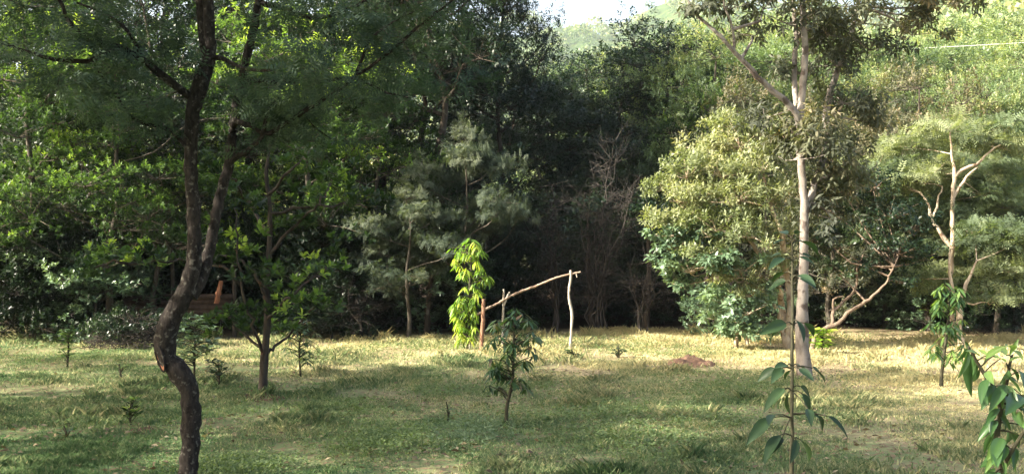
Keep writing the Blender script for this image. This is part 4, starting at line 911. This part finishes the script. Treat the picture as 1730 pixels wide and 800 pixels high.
# finer leaf for plants close to the camera
def fine():
    V = []; Fq = []; n_ = 9
    for i in range(n_):
        y = i / (n_ - 1); w = .26 * (math.sin(math.pi * y ** .85)) ** .8 * (1 - .25 * y) + .004; zz = -.28 * y * y
        V += [(-w, y, zz + .28 * w), (-w * .5, y, zz + .07 * w), (0, y, zz - .05 * w), (w * .5, y, zz + .07 * w), (w, y, zz + .28 * w)]
    for i in range(n_ - 1):
        for j in range(4): b_ = i * 5 + j; Fq.append((b_, b_ + 1, b_ + 6, b_ + 5))
    return np.array(V, float), np.array(Fq, int)
TM['fine'] = fine()
near_sapling()
def edge_sapling():
    rg = np.random.default_rng(606); D = 5.2
    f_ = at(1700, 0, D); f_[2] = float(ground_z(f_[0], D))
    t = empty("broad_sapling", f_, "leafy sapling with long arching leaves at the right edge, nearest the viewer", "sapling")
    W = Buf(); k_ = D / F
    s1 = pts([(1700, 1180), (1695, 950), (1688, 800), (1684, 740), (1690, 690), (1688, 665), (1668, 640), (1650, 610), (1636, 585)], D)
    tube(W, s1, np.array([8, 7, 5.5, 5, 4.6, 4, 3.2, 2.6, 1.6]) * k_, seg=10, step=.05, knob=.05, rng=rg)
    s2 = pts([(1690, 690), (1700, 650, .05), (1706, 615, .1), (1712, 590, .1)], D); tube(W, s2, np.array([4, 3.4, 2.6, 1.6]) * k_, seg=8, step=.05, rng=rg)
    s3 = pts([(1688, 800), (1710, 760, -.1), (1735, 720, -.15), (1760, 680, -.2)], D); tube(W, s3, np.array([4, 3.4, 2.6, 1.6]) * k_, seg=8, step=.05, rng=rg)
    A = np.vstack([np.array(resample(q, np.ones(len(q)), .03)[0]) for q in (s1, s2, s3)]); A = A[(A[:, 2] > at(0, 830, D)[2])]
    def lf(bx_, by, tx, ty, tn, dz=None):
        dz = rg.uniform(-.15, .15) if dz is None else dz
        b0 = at(bx_, by, D + dz * .3); e = at(tx, ty, D + dz * 1.5); j = np.argmin(np.linalg.norm(A - b0, axis=1)); a0 = A[j]
        if np.linalg.norm(a0 - b0) > .012: tube(W, [a0, (a0 + b0) / 2 + np.array([0, 0, .006]), b0], np.array([1.4, 1.2, .9]) * k_, seg=5, step=.03)
        v = e - b0; L.add(b0[None], v[None], np.array([[rg.normal(0, .3), -.4 + rg.normal(0, .3), .8]]), np.array([np.linalg.norm(v) * rg.uniform(.58, .85)]), np.array([tn]), np.array([rg.uniform(.5, .75)]))
    L = Leaves()
    for a in [(1636, 590, 1625, 655), (1640, 600, 1628, 672), (1650, 612, 1645, 640), (1640, 590, 1655, 640), (1636, 585, 1615, 625), (1655, 620, 1640, 668), (1668, 640, 1648, 680), (1670, 640, 1668, 690), (1680, 650, 1655, 692)]: lf(*a, rg.uniform(.2, .6))
    for a in [(1655, 600, 1628, 578), (1665, 605, 1700, 575), (1690, 605, 1650, 592), (1700, 600, 1672, 566), (1706, 600, 1725, 566), (1706, 610, 1735, 590), (1700, 612, 1680, 590), (1668, 600, 1640, 575), (1712, 592, 1700, 562), (1712, 592, 1735, 600), (1680, 600, 1655, 610)]: lf(*a, rg.uniform(.75, 1))
    for a in [(1688, 690, 1650, 722), (1684, 692, 1660, 730), (1690, 690, 1712, 735), (1690, 700, 1725, 745), (1686, 720, 1640, 742), (1684, 730, 1650, 760), (1690, 740, 1725, 790), (1684, 745, 1652, 792), (1686, 765, 1655, 800), (1690, 770, 1712, 812), (1686, 790, 1640, 830),
              (1700, 650, 1730, 690), (1700, 650, 1670, 690), (1704, 640, 1735, 660), (1696, 662, 1720, 700), (1700, 640, 1740, 640), (1690, 670, 1665, 672), (1695, 660, 1690, 700), (1706, 625, 1690, 660), (1706, 620, 1735, 640),
              (1710, 760, 1740, 790), (1725, 735, 1760, 760), (1735, 720, 1765, 715), (1745, 700, 1780, 720), (1715, 755, 1715, 800), (1758, 682, 1790, 690), (1758, 682, 1740, 650), (1755, 690, 1770, 640), (1688, 800, 1650, 850), (1690, 820, 1730, 860)]: lf(*a, rg.uniform(.1, .85))
    for _ in range(34):
        q = A[rg.integers(0, len(A))]; px_ = q[0] / D * F + 865; py_ = 400 - (q[2] - CAM_H) / D * F; a = rg.uniform(0, 6.28); ln = rg.uniform(20, 44)
        lf(px_ + 8 * math.cos(a), py_ - 3, px_ + (8 + ln * .75) * math.cos(a), py_ + ln * rg.uniform(.35, .95), rg.uniform(.1, .8), math.sin(a) * .2)
    W.build("stem", b_stem, t); L.build("foliage", 'fine', m_sapbright, t)
edge_sapling()
# drooping sapling at right middle
DR = foot(1590, 655)[1]; wh = []; rg = np.random.default_rng(607)
for _ in range(46):
    py = rg.uniform(478, 612); f_ = (py - 470) / 150; hw = 30 * min(1, .5 + f_)
    wh.append((1604 - 6 * f_ + rg.uniform(-hw, hw), py, rg.uniform(-hw, hw) * DR / F, 8, .19, 1.2, .03))
sapling("mango_sapling", "drooping leaved young tree on the dry grass at right before the slender tan trunks", None, DR, [(1590, 656), (1591, 630), (1596, 590), (1602, 540), (1605, 500), (1606, 478)], [3.4, 3, 2.6, 2.2, 1.8, 1], wh, 'narrow', m_sapbright, 608)
# small ones
def small(label, px, py, h, w, n_, sz, mat, seed, kind='broad', droop=.3, name="seedling"):
    D = foot(px, py)[1]; rg = np.random.default_rng(seed)
    wh = [(px + rg.uniform(-w, w), py - h * rg.uniform(.25, 1), rg.uniform(-w, w) * D / F, 7, sz, droop, .02) for _ in range(n_)]
    sapling(name, label, None, D, [(px, py), (px + rg.uniform(-3, 3), py - h * .5), (px + rg.uniform(-4, 4), py - h)], [2, 1.6, 1], wh, kind, mat, seed + 1, group="seedlings and small plants on the lawn")
small("narrow upright seedling at the far left edge of the lawn", 113, 622, 66, 10, 22, .10, m_sapbright, 701)
small("small bright green seedling on the lawn left of the crooked trunk", 222, 718, 46, 11, 16, .075, m_bright, 703, droop=-.1)
small("tiny seedling in the lawn below the bright one at left", 112, 740, 22, 8, 6, .06, m_sapbright, 705)
small("shrubby seedling with drooping leaves right of the rosette tree", 508, 634, 95, 26, 34, .13, m_mango, 707, 'narrow', .9)
small("two-stemmed seedling just right of the crooked trunk", 370, 652, 44, 16, 16, .09, m_sap, 709)
small("bluish bushy seedling touching the crooked trunk's right side", 328, 640, 105, 32, 60, .13, m_blue, 711)
small("small dark seedling in the lit strip right of the mango sapling", 967, 606, 16, 10, 7, .09, m_sap, 713)
small("small dark seedling in the lit strip left of the soil mound", 1045, 603, 20, 10, 7, .09, m_sap, 715)
small("bright leafy plant at the right foot of the white trunk", 1390, 600, 46, 18, 26, .15, m_lime, 717, 'broad', .5, name="leafy_plant")
small("bright green sprout against the wood right of the bare branches", 1575, 560, 130, 26, 60, .14, m_bright, 719, 'broad', .1, name="leafy_plant")
small("pale weed clump left of the crooked trunk in the lit strip", 205, 636, 22, 9, 8, .06, m_hill, 721)
small("thin weed stalk by the clover patch", 757, 712, 34, 6, 4, .06, m_sapbright, 723)

# ------------------------------------------------------------------ brush heap, shed, soil mound
rg = np.random.default_rng(801)
fh = foot(212, 592); t = empty("brush_heap", fh, "heap of dry brush and creepers at the lawn's edge, left of the crooked trunk", "brush heap")
B_ = Buf(); L = Leaves()
for _ in range(420):
    a = rg.uniform(0, 6.28); r_ = rg.uniform(0, 1) ** .5; c = fh + np.array([math.cos(a) * r_ * .95, .5 + math.sin(a) * r_ * .6, .75 * (1 - r_ ** 2) * rg.uniform(.2, 1)])
    v = rg.normal(0, 1, 3) * [1, 1, .5]; v = v / np.linalg.norm(v) * rg.uniform(.12, .35); tube(B_, [c - v, c + rg.normal(0, .05, 3), c + v], [.005, .006, .003], seg=4, step=.2)
B_.build("dry_sticks", b_twig, t)
crown(rg, L, None, [(fh + np.array([rg.uniform(-.8, .8), .5 + rg.uniform(-.4, .4), rg.uniform(.1, .5)]), (.3, .3, .25), 1) for _ in range(16)], 'simple', n_sub=9, n_sprig=7, n_leaf=6, size=.06, spread=.8, sprig_len=.1, tint=(0, .7))
L.build("creeper_leaves", 'simple', m_dark, t)

def boxm(b_, c, s, rz=0.0, bev=.0, rx=0.0):
    c = np.asarray(c, float); hx, hy, hz = np.array(s) / 2
    V = np.array([(x_, y_, z_) for z_ in (-hz, hz) for y_ in (-hy, hy) for x_ in (-hx, hx)])
    ca, sa = math.cos(rz), math.sin(rz); R_ = np.array([[ca, -sa, 0], [sa, ca, 0], [0, 0, 1]]); cx, sx_ = math.cos(rx), math.sin(rx); R2 = np.array([[1, 0, 0], [0, cx, -sx_], [0, sx_, cx]])
    b_.add((V @ R2.T) @ R_.T + c, [(0, 2, 3, 1), (4, 5, 7, 6), (0, 1, 5, 4), (2, 6, 7, 3), (0, 4, 6, 2), (1, 3, 7, 5)])
def shed():
    D = 24.2; f_ = at(290, 560, D); f_[2] = 0
    t = empty("open_shed", f_, "low open wooden shed with plank walls in the shade behind the crooked trunk", "shed")
    wd = bark_mat("weathered_plank", (.030, .020, .015), (.085, .055, .040), None, 0, 5, 1, .4)  # brown plank colour, darkened to carry the shadow around the shed
    x0, x1 = at(185, 0, D)[0], at(395, 0, D)[0]
    for x_, y_ in ((x0, D), (x1, D), ((x0 + x1) / 2, D), (x0, D + 2.2), (x1, D + 2.2)):
        b_ = Buf(); tube(b_, [(x_, y_, -.1), (x_ + .02, y_, .9), (x_, y_, 1.95)], [.055, .05, .045], seg=8, step=.2, wob=.006, rng=rg); b_.build("post", b_brown, t)
    rr = np.random.default_rng(5)
    for (a, b_x, ylev, n_) in ((213, 268, 0, 3), (272, 392, 0, 5)):
        xa_, xb_ = at(a, 0, D)[0], at(b_x, 0, D)[0]; b_ = Buf()
        for i in range(n_):
            boxm(b_, ((xa_ + xb_) / 2 + rr.uniform(-.03, .03), D - .075 + rr.uniform(-.008, .008), .42 + i * .118 if n_ == 5 else .62 + i * .118), (xb_ - xa_ + rr.uniform(-.06, .06), .03, .114), rr.uniform(-.008, .008))
        b_.build("plank_wall", wd, t, smooth=False)
    b_ = Buf(); 
    for i in range(9): boxm(b_, (x0 - .2 + (x1 - x0 + .4) * (i + .5) / 9, D + 1.1, 2.06 + rr.uniform(-.01, .01)), ((x1 - x0 + .4) / 9 * .98, 3.0, .02), 0, 0, .08)
    b_.build("roof", b_brown, t, smooth=False)
    b_ = Buf(); boxm(b_, ((x0 + x1) / 2, D + 2.2, .9), (x1 - x0, .04, 1.7)); b_.build("back_wall", b_brown, t, smooth=False)
shed()
b_ = Buf(); P_ = pts([(366, 512), (369, 495), (374, 474)], 23.8); tube(b_, P_, [.05, .055, .045], seg=9, step=.05, knob=.06, rng=rg)
o = b_.build("timber_offcut", b_red, smooth=True); tag(o, "orange brown timber offcut standing on the plank wall of the shed", "timber")

def mound(name, px, py, w, h, dpt, lb, mat):
    f_ = foot(px, py); rg = np.random.default_rng(int(px)); n_ = 28; V = []; 
    for i in range(n_):
        for j in range(n_):
            u, v = i / (n_ - 1) * 2 - 1, j / (n_ - 1) * 2 - 1; r_ = math.hypot(u, v)
            V.append((u * w, v * dpt, h * max(0, 1 - r_ ** 1.4) * (1 + rg.normal(0, .16)) * (.75 + .5 * math.sin(u * 5 + 1) * math.sin(v * 4)) + rg.normal(0, .010) - (.03 if r_ > .9 else 0)))
    V = np.array(V); V[:, 2] += ground_z(V[:, 0] + f_[0], V[:, 1] + f_[1]); i = np.arange(n_ - 1)[:, None] * n_ + np.arange(n_ - 1)[None]
    o = mesh_np(name, V, np.stack([i, i + n_, i + n_ + 1, i + 1], -1).reshape(-1, 4), 4, mat, smooth=True); o.location = (f_[0], f_[1], 0)
    return tag(o, lb, "soil")
m_soil = bark_mat("red_soil", (0.085, 0.053, 0.036), (0.170, 0.102, 0.068), None, 0, 16, 1, 1.0)
mound("soil_mound", 1165, 613, .50, .12, .7, "low mound of bare red soil in the sunlit strip left of the white trunk", m_soil)
mound("bare_soil_patch", 443, 670, .36, .05, .3, "reddish bare soil around the foot of the rosette tree", m_soil)
mound("bare_soil_patch", 247, 727, .20, .03, .18, "small bare soil patch beside the bright seedling at left", m_soil)

# ------------------------------------------------------------------ power cable between wooden poles
b_ = Buf(); A_ = at(2300, 30, 40); Bq = at(1150, 95, 52)
tt = np.linspace(0, 1, 30); C_ = A_[None] * (1 - tt[:, None]) + Bq[None] * tt[:, None]; C_[:, 2] -= .25 * 4 * tt * (1 - tt)
tube(b_, list(C_), [.013] * 30, seg=6, step=1)
m_cab, nt = newmat("pale_cable"); p = N(nt, "ShaderNodeBsdfPrincipled"); p.inputs["Base Color"].default_value = (.42, .43, .38, 1); p.inputs["Roughness"].default_value = .5
o_ = N(nt, "ShaderNodeOutputMaterial"); nt.links.new(p.outputs[0], o_.inputs[0])
tag(b_.build("power_cable", m_cab), "thin pale overhead cable crossing in front of the green slope at top right", "cable")
#@@END
